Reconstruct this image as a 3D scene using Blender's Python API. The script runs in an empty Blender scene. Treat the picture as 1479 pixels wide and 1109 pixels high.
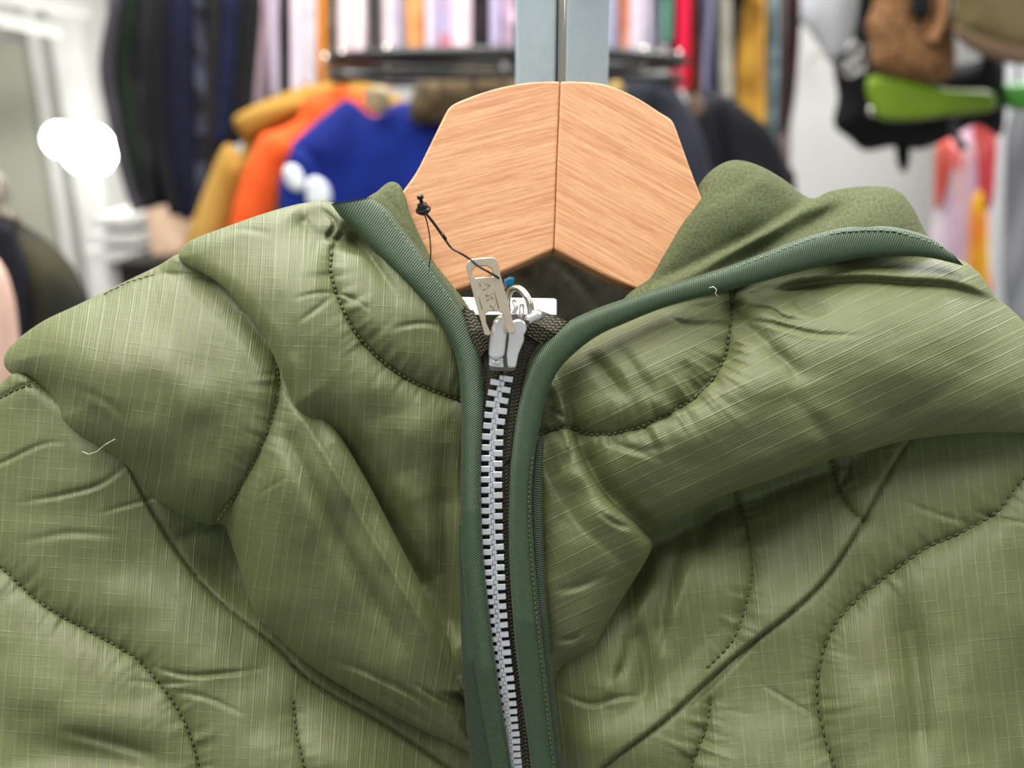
import bpy, math, random
import numpy as np
from mathutils import Vector, Matrix, Euler
random.seed(7)
PI = math.pi
SC = bpy.context.scene
COL = SC.collection

# ------------------------------------------------------------------ camera, world, lights, exposure
CAMZ = 1.37
PITCH = math.radians(18)
REF = 0.24                    # distance from lens to the zip fastener, metres
CAM = np.array([0.0, -REF, CAMZ])
FPX = 1479 * 30.0 / 36.0
cd = bpy.data.cameras.new('camera'); cam = bpy.data.objects.new('camera', cd); COL.objects.link(cam)
cam.location = CAM; cam.rotation_euler = (PI / 2 - PITCH, 0, 0)
cd.lens = 30; cd.sensor_width = 36; cd.clip_start = 0.01; cd.clip_end = 50
cd.dof.use_dof = True; cd.dof.focus_distance = 0.236; cd.dof.aperture_fstop = 7.0
SC.camera = cam

w = bpy.data.worlds.new('world'); SC.world = w; w.use_nodes = True
bg = w.node_tree.nodes['Background']
bg.inputs[0].default_value = (0.93, 0.97, 1.0, 1); bg.inputs[1].default_value = 0.42
def area(name, loc, rot, sx, sy, e, col=(1, 1, 1)):
    l = bpy.data.lights.new(name, 'AREA'); l.shape = 'RECTANGLE'; l.size = sx; l.size_y = sy; l.energy = e; l.color = col
    o = bpy.data.objects.new(name, l); COL.objects.link(o); o.location = loc; o.rotation_euler = rot
    return o
area('ceiling_panel_light', (-0.35, -0.15, 2.38), (math.radians(-8), math.radians(-8), 0), 1.3, 1.3, 33, (1, 0.985, 0.95))
area('ceiling_panel_light', (0.9, 0.1, 2.38), (0, math.radians(25), 0), 1.0, 1.0, 13, (1, 0.985, 0.95))
area('ceiling_panel_light', (-0.5, 1.2, 2.40), (math.radians(0), 0, 0), 1.2, 0.4, 26, (1, 0.99, 0.97))
area('ceiling_panel_light', (1.3, 1.7, 2.40), (0, 0, 0), 1.0, 0.4, 34, (1, 0.99, 0.97))
SC.view_settings.view_transform = 'Standard'
SC.view_settings.look = 'None'
SC.view_settings.gamma = 1.0
SC.view_settings.use_curve_mapping = False
SC.view_settings.exposure = 0.36

# ------------------------------------------------------------------ helpers
def lin(c):
    return tuple(((v / 255) / 12.92 if v / 255 <= 0.04045 else ((v / 255 + 0.055) / 1.055) ** 2.4) for v in c)
CP, SP = math.cos(PITCH), math.sin(PITCH)
FWD = Vector((0, CP, -SP))
def Wn(px, py, h):
    """cloth point: h millimetres nearer than the reference distance"""
    D = REF - np.asarray(h) / 1000.0
    x = (px - 739.5) / FPX * D; z = (554.5 - py) / FPX * D
    return np.stack(np.broadcast_arrays(x, CAM[1] + D * CP + z * SP, CAMZ - D * SP + z * CP), -1)
def W(px, py, D):
    """point at real depth D (metres) in front of the lens"""
    return Vector(Wn(px, py, (REF - D) * 1000))
def Gn(px, py, Y):
    """point on the upright plane Y metres in front of the lens"""
    xr = (px - 739.5) / FPX; zr = (554.5 - py) / FPX; t = Y / (CP + SP * zr)
    return np.stack(np.broadcast_arrays(xr * t, CAM[1] + Y, CAMZ + t * (zr * CP - SP)), -1)
def G(px, py, Y): return Vector(Gn(px, py, Y))
def link(name, verts, faces, mat, parent=None, uv=None, smooth=True):
    me = bpy.data.meshes.new(name)
    me.from_pydata([tuple(v) for v in verts], [], [tuple(int(i) for i in f) for f in faces])
    if smooth: me.polygons.foreach_set('use_smooth', [True] * len(me.polygons))
    if uv is not None:
        ul = me.uv_layers.new(name='UVMap')
        idx = np.zeros(len(me.loops), dtype=np.int32); me.loops.foreach_get('vertex_index', idx)
        ul.data.foreach_set('uv', np.asarray(uv, dtype=np.float32)[idx].ravel())
    me.update()
    o = bpy.data.objects.new(name, me); COL.objects.link(o)
    if mat: me.materials.append(mat)
    if parent: o.parent = parent; o.matrix_parent_inverse = parent.matrix_basis.inverted()
    return o
def tag(o, label, cat=None, group=None, kind=None):
    if label: o['label'] = label
    if cat: o['category'] = cat
    if group: o['group'] = group
    if kind: o['kind'] = kind
    return o
def empty(name, loc, label, cat, group=None):
    o = bpy.data.objects.new(name, None); COL.objects.link(o); o.location = loc; o.empty_display_size = 0.02
    return tag(o, label, cat, group)
def cat_rom(pts, n=8, closed=False):
    P = np.array(pts, float); m = len(P); out = []
    rng = range(m) if closed else range(m - 1)
    for i in rng:
        if closed: a, b, c, d = P[(i - 1) % m], P[i], P[(i + 1) % m], P[(i + 2) % m]
        else: a, b, c, d = P[max(i - 1, 0)], P[i], P[i + 1], P[min(i + 2, m - 1)]
        for k in range(n):
            t = k / n
            out.append(0.5 * ((2 * b) + (-a + c) * t + (2 * a - 5 * b + 4 * c - d) * t * t + (-a + 3 * b - 3 * c + d) * t ** 3))
    if not closed: out.append(P[-1])
    return np.array(out)
def resample(pl, n):
    s = np.r_[0, np.cumsum(np.linalg.norm(np.diff(pl, axis=0), axis=1))]
    t = np.linspace(0, s[-1], n)
    return np.stack([np.interp(t, s, pl[:, k]) for k in range(pl.shape[1])], -1)
def dist(X, Y, pl):
    """signed distance (positive on the right hand of travel, y down), arclength and total length"""
    best = np.full(X.shape, 1e9); sgn = np.ones(X.shape); arc = np.zeros(X.shape)
    s0 = 0.0
    for (ax, ay), (bx, by) in zip(pl[:-1], pl[1:]):
        ex, ey = bx - ax, by - ay; L = math.hypot(ex, ey)
        if L < 1e-9: continue
        t = np.clip(((X - ax) * ex + (Y - ay) * ey) / (L * L), 0, 1)
        dx, dy = X - ax - t * ex, Y - ay - t * ey
        d = np.hypot(dx, dy)
        m = d < best
        best = np.where(m, d, best)
        sgn = np.where(m, np.where(ex * dy - ey * dx >= 0, 1.0, -1.0), sgn)
        arc = np.where(m, s0 + t * L, arc)
        s0 += L
    return best * sgn, arc, s0
_T = np.random.RandomState(3).rand(256, 256)
def vn(x, y, seed=0):
    x = x + seed * 17.31; y = y + seed * 9.77
    xi = np.floor(x).astype(int); yi = np.floor(y).astype(int); fx = x - xi; fy = y - yi
    fx = fx * fx * fx * (fx * (fx * 6 - 15) + 10); fy = fy * fy * fy * (fy * (fy * 6 - 15) + 10)
    g = lambda a, b: _T[a & 255, b & 255]
    return ((g(xi, yi) * (1 - fx) + g(xi + 1, yi) * fx) * (1 - fy) + (g(xi, yi + 1) * (1 - fx) + g(xi + 1, yi + 1) * fx) * fy) * 2 - 1
def tps(ctrl):
    C = np.array(ctrl, float); n = len(C); P = C[:, :2] / 1000; v = C[:, 2]
    def U(r2): return np.where(r2 > 1e-12, r2 * np.log(r2 + 1e-12), 0)
    K = U(((P[:, None] - P[None]) ** 2).sum(-1)) + 1e-4 * np.eye(n)
    Q = np.c_[np.ones(n), P]
    A = np.block([[K, Q], [Q.T, np.zeros((3, 3))]])
    s = np.linalg.solve(A, np.r_[v, 0, 0, 0])
    def f(X, Y):
        x, y = X / 1000, Y / 1000; r = s[n] + s[n + 1] * x + s[n + 2] * y
        for i in range(n): r = r + s[i] * U((x - P[i, 0]) ** 2 + (y - P[i, 1]) ** 2)
        return r
    return f
def crease(pts, prof, amp=None, n=8):
    """a fold: height (mm) as a profile over signed distance (px) from a path"""
    pl = cat_rom(pts, n); pr = cat_rom(sorted(prof), 10)
    pr[:, 0] = np.maximum.accumulate(pr[:, 0])
    a = amp or [(0, 0), (0.12, 1), (0.88, 1), (1, 0)]
    at, av = zip(*a)
    def f(X, Y):
        d, s, L = dist(X, Y, pl)
        return np.interp(d, pr[:, 0], pr[:, 1]) * np.interp(s / L, at, av)
    return f
def seam(pts, A=4.0, L=26.0, pk=0.7, pf=11.0, plen=17.0, amp=None, seed=1):
    pl = cat_rom(pts, 8)
    a = amp or [(0, 1), (1, 1)]
    at, av = zip(*a)
    def f(X, Y):
        d, s, LL = dist(X, Y, pl); e = np.abs(d); av_ = np.interp(s / LL, at, av)
        side = np.where(d > 0, 3.3, 8.1)
        g = vn(s / pf, side + e / 60.0, seed) + 0.5 * vn(s / pf * 2.1, side + e / 40.0, seed + 4)
        lenv = plen * (1.0 + 0.5 * vn(s / 23.0, side, seed + 9))
        return av_ * (-A * np.exp(-e / L) - 0.55 * np.exp(-(e / 3.0) ** 2) + pk * g * np.exp(-e / lenv) * (e / (e + 2.5)))
    f.pl = pl
    return f
def dent(x, y, rx, ry, h, ang=0):
    c, s = math.cos(math.radians(ang)), math.sin(math.radians(ang))
    def f(X, Y):
        u = ((X - x) * c + (Y - y) * s) / rx; v = (-(X - x) * s + (Y - y) * c) / ry
        return h * np.exp(-(u * u + v * v))
    return f
def wrinkle(pts, w=10, h=1.0):
    """thin raised wrinkle with a furrow beside it"""
    w *= 0.72; h *= 0.9
    return crease(pts, [(-4 * w, 0), (-1.6 * w, -0.1 * h), (-0.6 * w, -0.75 * h), (0.4 * w, 0.16 * h), (1.5 * w, 0.12 * h), (4 * w, 0)],
                  [(0, 0), (0.35, 1), (0.6, 1), (1, 0)])
def valley(pts, w=20, h=3.0, amp=None):
    return crease(pts, [(-3.2 * w, 0), (-1.8 * w, -0.12 * h), (-w, -0.45 * h), (0, -h), (w, -0.45 * h), (1.8 * w, -0.12 * h), (3.2 * w, 0)],
                  amp or [(0, 0), (0.25, 1), (0.75, 1), (1, 0)])
def summed(parts, nz=()):
    def f(X, Y):
        h = np.zeros(np.shape(X))
        for p in parts: h = h + p(X, Y)
        for (sx, sy, a, seed) in nz: h = h + a * vn(X / sx, Y / sy, seed)
        return h
    return f
def inside(X, Y, pl):
    r = np.zeros(X.shape, bool); x1, y1 = pl[-1]
    for x2, y2 in pl:
        c = ((y2 > Y) != (y1 > Y)) & (X < (x1 - x2) * (Y - y2) / (y1 - y2 + 1e-12) + x2)
        r ^= c; x1, y1 = x2, y2
    return r
def grid_in(poly, step, n=6):
    pl = cat_rom(poly, n, True)
    xs = np.arange(pl[:, 0].min() - step, pl[:, 0].max() + 2 * step, step); ys = np.arange(pl[:, 1].min() - step, pl[:, 1].max() + 2 * step, step)
    X, Y = np.meshgrid(xs, ys)
    ins = inside(X, Y, pl)
    cell = ins[:-1, :-1] | ins[1:, :-1] | ins[:-1, 1:] | ins[1:, 1:]
    used = np.zeros(X.shape, bool)
    used[:-1, :-1] |= cell; used[1:, :-1] |= cell; used[:-1, 1:] |= cell; used[1:, 1:] |= cell
    cl = np.r_[pl, pl[:1]]
    x, y = X[used].copy(), Y[used].copy(); ii = ins[used]
    best = np.full(x.shape, 1e9); qx = x.copy(); qy = y.copy()
    for (ax, ay), (bx, by) in zip(cl[:-1], cl[1:]):
        ex, ey = bx - ax, by - ay; L2 = ex * ex + ey * ey
        if L2 < 1e-9: continue
        t = np.clip(((x - ax) * ex + (y - ay) * ey) / L2, 0, 1)
        px_, py_ = ax + t * ex, ay + t * ey; d = np.hypot(x - px_, y - py_); m = d < best
        best[m] = d[m]; qx[m] = px_[m]; qy[m] = py_[m]
    snap = (~ii)
    x[snap] = qx[snap]; y[snap] = qy[snap]; best[snap] = 0
    idx = -np.ones(X.shape, int); idx[used] = np.arange(used.sum())
    r, c = np.nonzero(cell)
    F = np.stack([idx[r, c], idx[r + 1, c], idx[r + 1, c + 1], idx[r, c + 1]], -1)
    return x, y, best, F
def boundary_edges(F):
    E = np.concatenate([F[:, [0, 1]], F[:, [1, 2]], F[:, [2, 3]], F[:, [3, 0]]])
    key = np.sort(E, 1); k = key[:, 0].astype(np.int64) * 10000000 + key[:, 1]
    u, inv, cnt = np.unique(k, return_inverse=True, return_counts=True)
    return E[cnt[inv] == 1]
def sheet(name, poly, hf, mat, parent, step=3.0, roll=(5.0, 26.0), skirt=14.0, rot=0.0, n=6):
    """quilted cloth sheet: rounded at its outline, with a turned-back hem behind"""
    x, y, bd, F = grid_in(poly, step, n)
    h = hf(x, y)
    Rm, Rp = roll(x, y) if callable(roll) else roll
    t = np.clip(1 - bd / Rp, 0, 1)
    h = h - Rm * (1 - np.sqrt(np.clip(1 - t * t, 0, 1)))
    V = Wn(x, y, h)
    c, s = math.cos(math.radians(rot)), math.sin(math.radians(rot))
    uv = np.stack([(x * c - y * s) / 100, (x * s + y * c) / 100], -1)
    B = boundary_edges(F)
    bv = np.unique(B); mp = {int(v): len(V) + i for i, v in enumerate(bv)}
    mx, my = x.mean(), y.mean()
    V2 = Wn(x[bv] + (mx - x[bv]) * 0.02, y[bv] + (my - y[bv]) * 0.02, h[bv] - skirt)
    FF = F[:, ::1].tolist() + [[int(b), int(a), mp[int(a)], mp[int(b)]] for a, b in B]
    return link(name, np.r_[V, V2], FF, mat, parent, np.r_[uv, uv[bv]])
def pillow(name, poly, D, thick, mat, parent=None, hf=None, step=6.0, n=6, R=60.0, back=1.0):
    """closed soft body: outline at distance D, swelling to both sides (thick in mm)"""
    x, y, bd, F = grid_in(poly, step, n)
    t = np.clip(bd / R, 0, 1); prof = np.sqrt(np.clip(1 - (1 - t) ** 2, 0, 1))
    hh = hf(x, y) if hf else 0
    hfnt = prof * (thick / 2 + hh); hb = -prof * thick / 2 * back
    P = lambda h: Gn(x, y, D - h / 1000)
    V = P(hfnt); Vb = P(hb); N = len(V)
    B = boundary_edges(F); isb = np.zeros(N, bool); isb[np.unique(B)] = True
    mp = np.arange(N) + N; mp[isb] = np.nonzero(isb)[0]
    uv = np.stack([x / 100, y / 100], -1)
    FF = F.tolist() + [[int(mp[f[3]]), int(mp[f[2]]), int(mp[f[1]]), int(mp[f[0]])] for f in F]
    FF = [f for f in FF if len(set(f)) == 4]
    return link(name, np.r_[V, Vb], FF, mat, parent, np.r_[uv, uv])
def ribbon(name, inner, outer, hs, mat, parent, bulge=1.6, ns=10, nt=160, thick=2.0, hedge=0.0, sq=2.5):
    a = resample(cat_rom(inner, 8), nt); b = resample(cat_rom(outer, 8), nt)
    hp = np.interp(np.linspace(0, 1, nt), *zip(*hs)) if not callable(hs) else None
    V = []; U = []; per = 2 * ns
    mid = (a + b) / 2
    ln = np.r_[0, np.cumsum(np.linalg.norm(np.diff(mid, axis=0), axis=1))]
    for i in range(nt):
        wd = np.linalg.norm(b[i] - a[i])
        base = hp[i] if hp is not None else float(hs(mid[i, 0], mid[i, 1]))
        for k in range(per):
            if k < ns: s = k / (ns - 1); up = 1
            else: s = 1 - (k - ns + 0.5) / ns; up = -1
            q = max(0.0, 1 - abs(2 * s - 1) ** sq) ** (1 / sq)
            p = a[i] * (1 - s) + b[i] * s
            h = base + hedge * s + (bulge * q if up > 0 else -thick * q)
            V.append(Wn(p[0], p[1], h)); U.append((ln[i] / 100, s * wd / 100))
    F = []
    for i in range(nt - 1):
        for k in range(per):
            k2 = (k + 1) % per
            F.append((i * per + k, i * per + k2, (i + 1) * per + k2, (i + 1) * per + k))
    F.append(tuple(range(per))); F.append(tuple(reversed(range((nt - 1) * per, nt * per))))
    return link(name, V, F, mat, parent, U)
def tube_mesh(paths, r, sides=8, taper=False):
    V = []; F = []
    for pts in paths:
        P = [Vector(p) for p in pts]; b0 = len(V)
        for i, p in enumerate(P):
            t = (P[min(i + 1, len(P) - 1)] - P[max(i - 1, 0)]).normalized()
            a = t.cross(Vector((0, 1, 0)));
            if a.length < 0.1: a = t.cross(Vector((1, 0, 0)))
            a.normalize(); b = t.cross(a)
            rr = r if not taper else r * (0.45 + 0.55 * math.sin(PI * (i + 0.5) / len(P)))
            for k in range(sides):
                an = 2 * PI * k / sides; V.append(p + a * (rr * math.cos(an)) + b * (rr * math.sin(an)))
        for i in range(len(P) - 1):
            for k in range(sides):
                k2 = (k + 1) % sides
                F.append((b0 + i * sides + k, b0 + i * sides + k2, b0 + (i + 1) * sides + k2, b0 + (i + 1) * sides + k))
        F.append(tuple(b0 + k for k in reversed(range(sides)))); F.append(tuple(b0 + (len(P) - 1) * sides + k for k in range(sides)))
    return V, F
def tube(name, pts, r, mat, parent=None, sides=10):
    V, F = tube_mesh([pts], r, sides); return link(name, V, F, mat, parent)
def box(name, lo, hi, mat, parent=None, bevel=0.0):
    import bmesh
    bm = bmesh.new(); bmesh.ops.create_cube(bm, size=1)
    for v in bm.verts:
        v.co = Vector([(lo[k] + hi[k]) / 2 + v.co[k] * (hi[k] - lo[k]) for k in range(3)])
    if bevel: bmesh.ops.bevel(bm, geom=bm.edges[:], offset=bevel, segments=3, profile=0.5, affect='EDGES')
    me = bpy.data.meshes.new(name); bm.to_mesh(me); bm.free(); me.materials.append(mat)
    o = bpy.data.objects.new(name, me); COL.objects.link(o)
    if parent: o.parent = parent; o.matrix_parent_inverse = parent.matrix_basis.inverted()
    return o
def plate(name, outer, holes, h, th, mat, parent, bev=0.00012, htilt=None):
    """flat cut plate from a px outline, th mm thick, with a small bevel"""
    from mathutils.geometry import delaunay_2d_cdt
    import bmesh
    loops = [outer] + list(holes); V2 = []; E = []
    for L in loops:
        b = len(V2); V2 += [Vector(p) for p in L]; E += [(b + i, b + (i + 1) % len(L)) for i in range(len(L))]
    v, e, f, _, _, _ = delaunay_2d_cdt(V2, E, [], 1, 1e-6)
    op = np.array(outer, float)
    keep = []
    for t in f:
        cx = sum(v[i][0] for i in t) / len(t); cy = sum(v[i][1] for i in t) / len(t)
        A = np.array([cx]); Bq = np.array([cy])
        if inside(A, Bq, op)[0] and not any(inside(A, Bq, np.array(H, float))[0] for H in holes): keep.append(t)
    hh = (lambda x, y: h + (htilt(x, y) if htilt else 0))
    bm = bmesh.new()
    fv = [bm.verts.new(Wn(p[0], p[1], hh(p[0], p[1]))) for p in v]
    for t in keep: 
        try: bm.faces.new([fv[i] for i in t])
        except ValueError: pass
    bmesh.ops.recalc_face_normals(bm, faces=bm.faces[:])
    if bm.faces and sum(fa.normal.dot(FWD) for fa in bm.faces) > 0: bmesh.ops.reverse_faces(bm, faces=bm.faces[:])
    if not htilt: bmesh.ops.dissolve_limit(bm, angle_limit=0.01, verts=bm.verts[:], edges=bm.edges[:])
    ret = bmesh.ops.extrude_face_region(bm, geom=bm.faces[:])
    for g in ret['geom']:
        if isinstance(g, bmesh.types.BMVert): g.co -= FWD * (th / 1000)
    bmesh.ops.delete(bm, geom=[x_ for x_ in bm.verts if not x_.link_faces], context='VERTS')
    bmesh.ops.recalc_face_normals(bm, faces=bm.faces[:])
    if bev:
        ed = [x_ for x_ in bm.edges if len(x_.link_faces) == 2 and x_.calc_face_angle(0) > 0.9]
        bmesh.ops.bevel(bm, geom=ed, offset=bev, segments=2, profile=0.5, affect='EDGES', clamp_overlap=True)
    ul = bm.loops.layers.uv.new('UVMap')
    for fa in bm.faces:
        for lp in fa.loops:
            dv = lp.vert.co - Vector(CAM); Dd = dv.dot(FWD); lp[ul].uv = (dv.x / Dd * FPX / 100, dv.dot(Vector((0, SP, CP))) / Dd * FPX / 100)
    me = bpy.data.meshes.new(name); bm.to_mesh(me); bm.free(); me.materials.append(mat)
    o = bpy.data.objects.new(name, me); COL.objects.link(o)
    if parent: o.parent = parent; o.matrix_parent_inverse = parent.matrix_basis.inverted()
    return o

# ------------------------------------------------------------------ materials
class NT:
    def __init__(s, name):
        s.m = bpy.data.materials.new(name); s.m.use_nodes = True; s.t = s.m.node_tree; s.N = s.t.nodes; s.p = s.N['Principled BSDF']
    def n(s, typ, **kw):
        x = s.N.new(typ)
        for k, v in kw.items():
            if k in x.inputs: x.inputs[k].default_value = v
            else: setattr(x, k, v)
        return x
    def l(s, a, b): s.t.links.new(a, b)
    def math(s, op, a, b=None):
        x = s.N.new('ShaderNodeMath'); x.operation = op
        for i, q in enumerate((a, b)):
            if q is None: continue
            if isinstance(q, (int, float)): x.inputs[i].default_value = q
            else: s.l(q, x.inputs[i])
        return x.outputs[0]
    def mix(s, fac, a, b, mode='MIX'):
        x = s.N.new('ShaderNodeMix'); x.data_type = 'RGBA'; x.blend_type = mode
        for sock, q in ((x.inputs[0], fac), (x.inputs[6], a), (x.inputs[7], b)):
            if isinstance(q, (int, float)): sock.default_value = q
            elif isinstance(q, tuple): sock.default_value = (*q, 1)
            else: s.l(q, sock)
        return x.outputs[2]
    def bump(s, hgt, strength, distance):
        x = s.N.new('ShaderNodeBump'); x.inputs['Strength'].default_value = strength; x.inputs['Distance'].default_value = distance
        s.l(hgt, x.inputs['Height']); s.l(x.outputs[0], s.p.inputs['Normal']); return x
def simple(name, rgb, rough=0.6, metal=0.0, noise=0.08, scale=60, bumpd=0.0, sheen=0.0, spec=0.5, emit=0):
    q = NT(name); c = lin(rgb)
    tc = q.n('ShaderNodeTexCoord'); nz = q.n('ShaderNodeTexNoise'); nz.inputs['Scale'].default_value = scale; nz.inputs['Detail'].default_value = 4
    q.l(tc.outputs['Object'], nz.inputs['Vector'])
    col = q.mix(nz.outputs['Fac'], tuple(v * (1 - noise) for v in c), tuple(min(1, v * (1 + noise)) for v in c))
    q.l(col, q.p.inputs['Base Color'])
    q.p.inputs['Roughness'].default_value = rough; q.p.inputs['Metallic'].default_value = metal
    q.p.inputs['Sheen Weight'].default_value = sheen; q.p.inputs['Specular IOR Level'].default_value = spec
    if bumpd: q.bump(nz.outputs['Fac'], 0.6, bumpd)
    if emit:
        q.p.inputs['Emission Color'].default_value = (*c, 1); q.p.inputs['Emission Strength'].default_value = emit
    return q.m

def nylon():
    """olive ripstop nylon: heavier yarns in both directions, satin lustre"""
    q = NT('olive_ripstop_nylon')
    uv = q.n('ShaderNodeUVMap'); sp = q.n('ShaderNodeSeparateXYZ')
    wob = q.n('ShaderNodeTexNoise'); wob.inputs['Scale'].default_value = 0.8; q.l(uv.outputs[0], wob.inputs['Vector'])
    add = q.n('ShaderNodeVectorMath', operation='MULTIPLY_ADD'); q.l(wob.outputs['Color'], add.inputs[0]); add.inputs[1].default_value = (0.07, 0.07, 0); q.l(uv.outputs[0], add.inputs[2])
    q.l(add.outputs[0], sp.inputs[0]); u, v = sp.outputs[0], sp.outputs[1]
    def line(c, per, width):
        f = q.math('FRACT', q.math('MULTIPLY', c, 1 / per)); d = q.math('ABSOLUTE', q.math('SUBTRACT', f, 0.5))
        mr = q.n('ShaderNodeMapRange', interpolation_type='SMOOTHSTEP'); q.l(d, mr.inputs[0])
        mr.inputs[1].default_value = 0.5 - width; mr.inputs[2].default_value = 0.5; return mr.outputs[0]
    n1 = q.n('ShaderNodeTexNoise'); n1.inputs['Scale'].default_value = 3.5; q.l(uv.outputs[0], n1.inputs['Vector'])
    mp = q.n('ShaderNodeMapping'); mp.inputs['Scale'].default_value = (30, 1.2, 1); q.l(uv.outputs[0], mp.inputs[0])
    st = q.n('ShaderNodeTexNoise'); st.inputs['Scale'].default_value = 1; st.inputs['Detail'].default_value = 3; q.l(mp.outputs[0], st.inputs['Vector'])
    mp2 = q.n('ShaderNodeMapping'); mp2.inputs['Scale'].default_value = (1.0, 20, 1); q.l(uv.outputs[0], mp2.inputs[0])
    st2 = q.n('ShaderNodeTexNoise'); st2.inputs['Scale'].default_value = 1; st2.inputs['Detail'].default_value = 3; q.l(mp2.outputs[0], st2.inputs['Vector'])
    lu = q.math('MULTIPLY', line(u, 0.2, 0.11), q.math('ADD', n1.outputs['Fac'], 0.2))
    lv = q.math('MULTIPLY', line(v, 0.16, 0.06), q.math('MAXIMUM', q.math('MULTIPLY', q.math('ADD', n1.outputs['Fac'], -0.38), 2.0), 0.0))
    fine = line(u, 0.037, 0.3)
    grid = q.math('ADD', lu, lv)
    hgt = q.math('ADD', q.math('MULTIPLY', grid, 0.8), q.math('ADD', q.math('MULTIPLY', fine, 0.22), q.math('ADD', q.math('MULTIPLY', st.outputs['Fac'], 1.0), q.math('MULTIPLY', st2.outputs['Fac'], 0.6))))
    tone = q.math('ADD', q.math('MULTIPLY', grid, 0.45), q.math('MULTIPLY', st.outputs['Fac'], 0.55))
    base = q.mix(tone, lin((76, 80, 44)), lin((122, 129, 82)))
    n2 = q.n('ShaderNodeTexNoise'); n2.inputs['Scale'].default_value = 0.35; n2.inputs['Detail'].default_value = 3; q.l(uv.outputs[0], n2.inputs['Vector'])
    base = q.mix(q.math('MULTIPLY', n2.outputs['Fac'], 0.4), base, lin((92, 101, 70)))
    q.l(base, q.p.inputs['Base Color'])
    r = q.math('ADD', q.math('MULTIPLY', grid, -0.05), 0.56); q.l(r, q.p.inputs['Roughness'])
    q.p.inputs['Specular IOR Level'].default_value = 0.5
    q.p.inputs['Sheen Weight'].default_value = 0.15; q.p.inputs['Sheen Roughness'].default_value = 0.4
    q.p.inputs['Sheen Tint'].default_value = (*lin((190, 205, 140)), 1)
    q.bump(hgt, 0.7, 0.00022)
    return q.m
def twill(name, a, b, per=0.042, ang=40, rough=0.5, bd=0.00018):
    q = NT(name); uv = q.n('ShaderNodeUVMap'); mp = q.n('ShaderNodeMapping'); mp.inputs['Rotation'].default_value = (0, 0, math.radians(ang)); q.l(uv.outputs[0], mp.inputs[0])
    sp = q.n('ShaderNodeSeparateXYZ'); q.l(mp.outputs[0], sp.inputs[0])
    f = q.math('SINE', q.math('MULTIPLY', sp.outputs[0], 2 * PI / per)); f = q.math('MULTIPLY_ADD', f, 0.5); f.node.inputs[2].default_value = 0.5
    nz = q.n('ShaderNodeTexNoise'); nz.inputs['Scale'].default_value = 9; nz.inputs['Detail'].default_value = 4; q.l(uv.outputs[0], nz.inputs['Vector'])
    fa = q.math('ADD', q.math('MULTIPLY', f, 0.7), q.math('MULTIPLY', q.math('SUBTRACT', nz.outputs['Fac'], 0.5), 0.5))
    q.l(q.mix(fa, lin(a), lin(b)), q.p.inputs['Base Color']); q.p.inputs['Roughness'].default_value = rough
    q.p.inputs['Sheen Weight'].default_value = 0.08
    q.bump(f, 0.7, bd); return q.m
def fleece():
    q = NT('olive_brushed_fleece'); uv = q.n('ShaderNodeUVMap'); nz = q.n('ShaderNodeTexNoise'); nz.inputs['Scale'].default_value = 22; nz.inputs['Detail'].default_value = 6; nz.inputs['Roughness'].default_value = 0.7
    q.l(uv.outputs[0], nz.inputs['Vector'])
    mr = q.n('ShaderNodeMapRange'); q.l(nz.outputs['Fac'], mr.inputs[0]); mr.inputs[1].default_value = 0.3; mr.inputs[2].default_value = 0.7
    q.l(q.mix(mr.outputs[0], lin((70, 75, 50)), lin((106, 112, 82))), q.p.inputs['Base Color']); q.p.inputs['Roughness'].default_value = 0.95
    q.p.inputs['Sheen Weight'].default_value = 0.12; q.p.inputs['Sheen Tint'].default_value = (*lin((190, 200, 150)), 1); q.p.inputs['Specular IOR Level'].default_value = 0.1
    q.bump(nz.outputs['Fac'], 0.8, 0.0004); return q.m
def weave():
    q = NT('dark_zip_tape_weave'); uv = q.n('ShaderNodeUVMap'); sp = q.n('ShaderNodeSeparateXYZ'); q.l(uv.outputs[0], sp.inputs[0])
    u, v = sp.outputs[0], sp.outputs[1]
    tri = q.math('ABSOLUTE', q.math('SUBTRACT', q.math('FRACT', q.math('MULTIPLY', v, 1 / 0.10)), 0.5))
    ph = q.math('ADD', q.math('MULTIPLY', u, 2 * PI / 0.055), q.math('MULTIPLY', tri, 7.0))
    s = q.math('SINE', ph); s2 = q.math('SINE', q.math('MULTIPLY', v, 2 * PI / 0.05))
    f = q.math('MULTIPLY_ADD', s, 0.5); f.node.inputs[2].default_value = 0.5
    g = q.math('POWER', f, 2.0)
    g2 = q.math('MULTIPLY', g, q.math('ADD', q.math('MULTIPLY', s2, 0.35), 0.65))
    nz = q.n('ShaderNodeTexNoise'); nz.inputs['Scale'].default_value = 14; q.l(uv.outputs[0], nz.inputs['Vector'])
    k = q.math('MULTIPLY', g2, q.math('ADD', nz.outputs['Fac'], 0.35))
    q.l(q.mix(k, lin((24, 24, 18)), lin((142, 132, 98))), q.p.inputs['Base Color']); q.p.inputs['Roughness'].default_value = 0.7
    q.bump(g2, 0.9, 0.0004); return q.m
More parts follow.
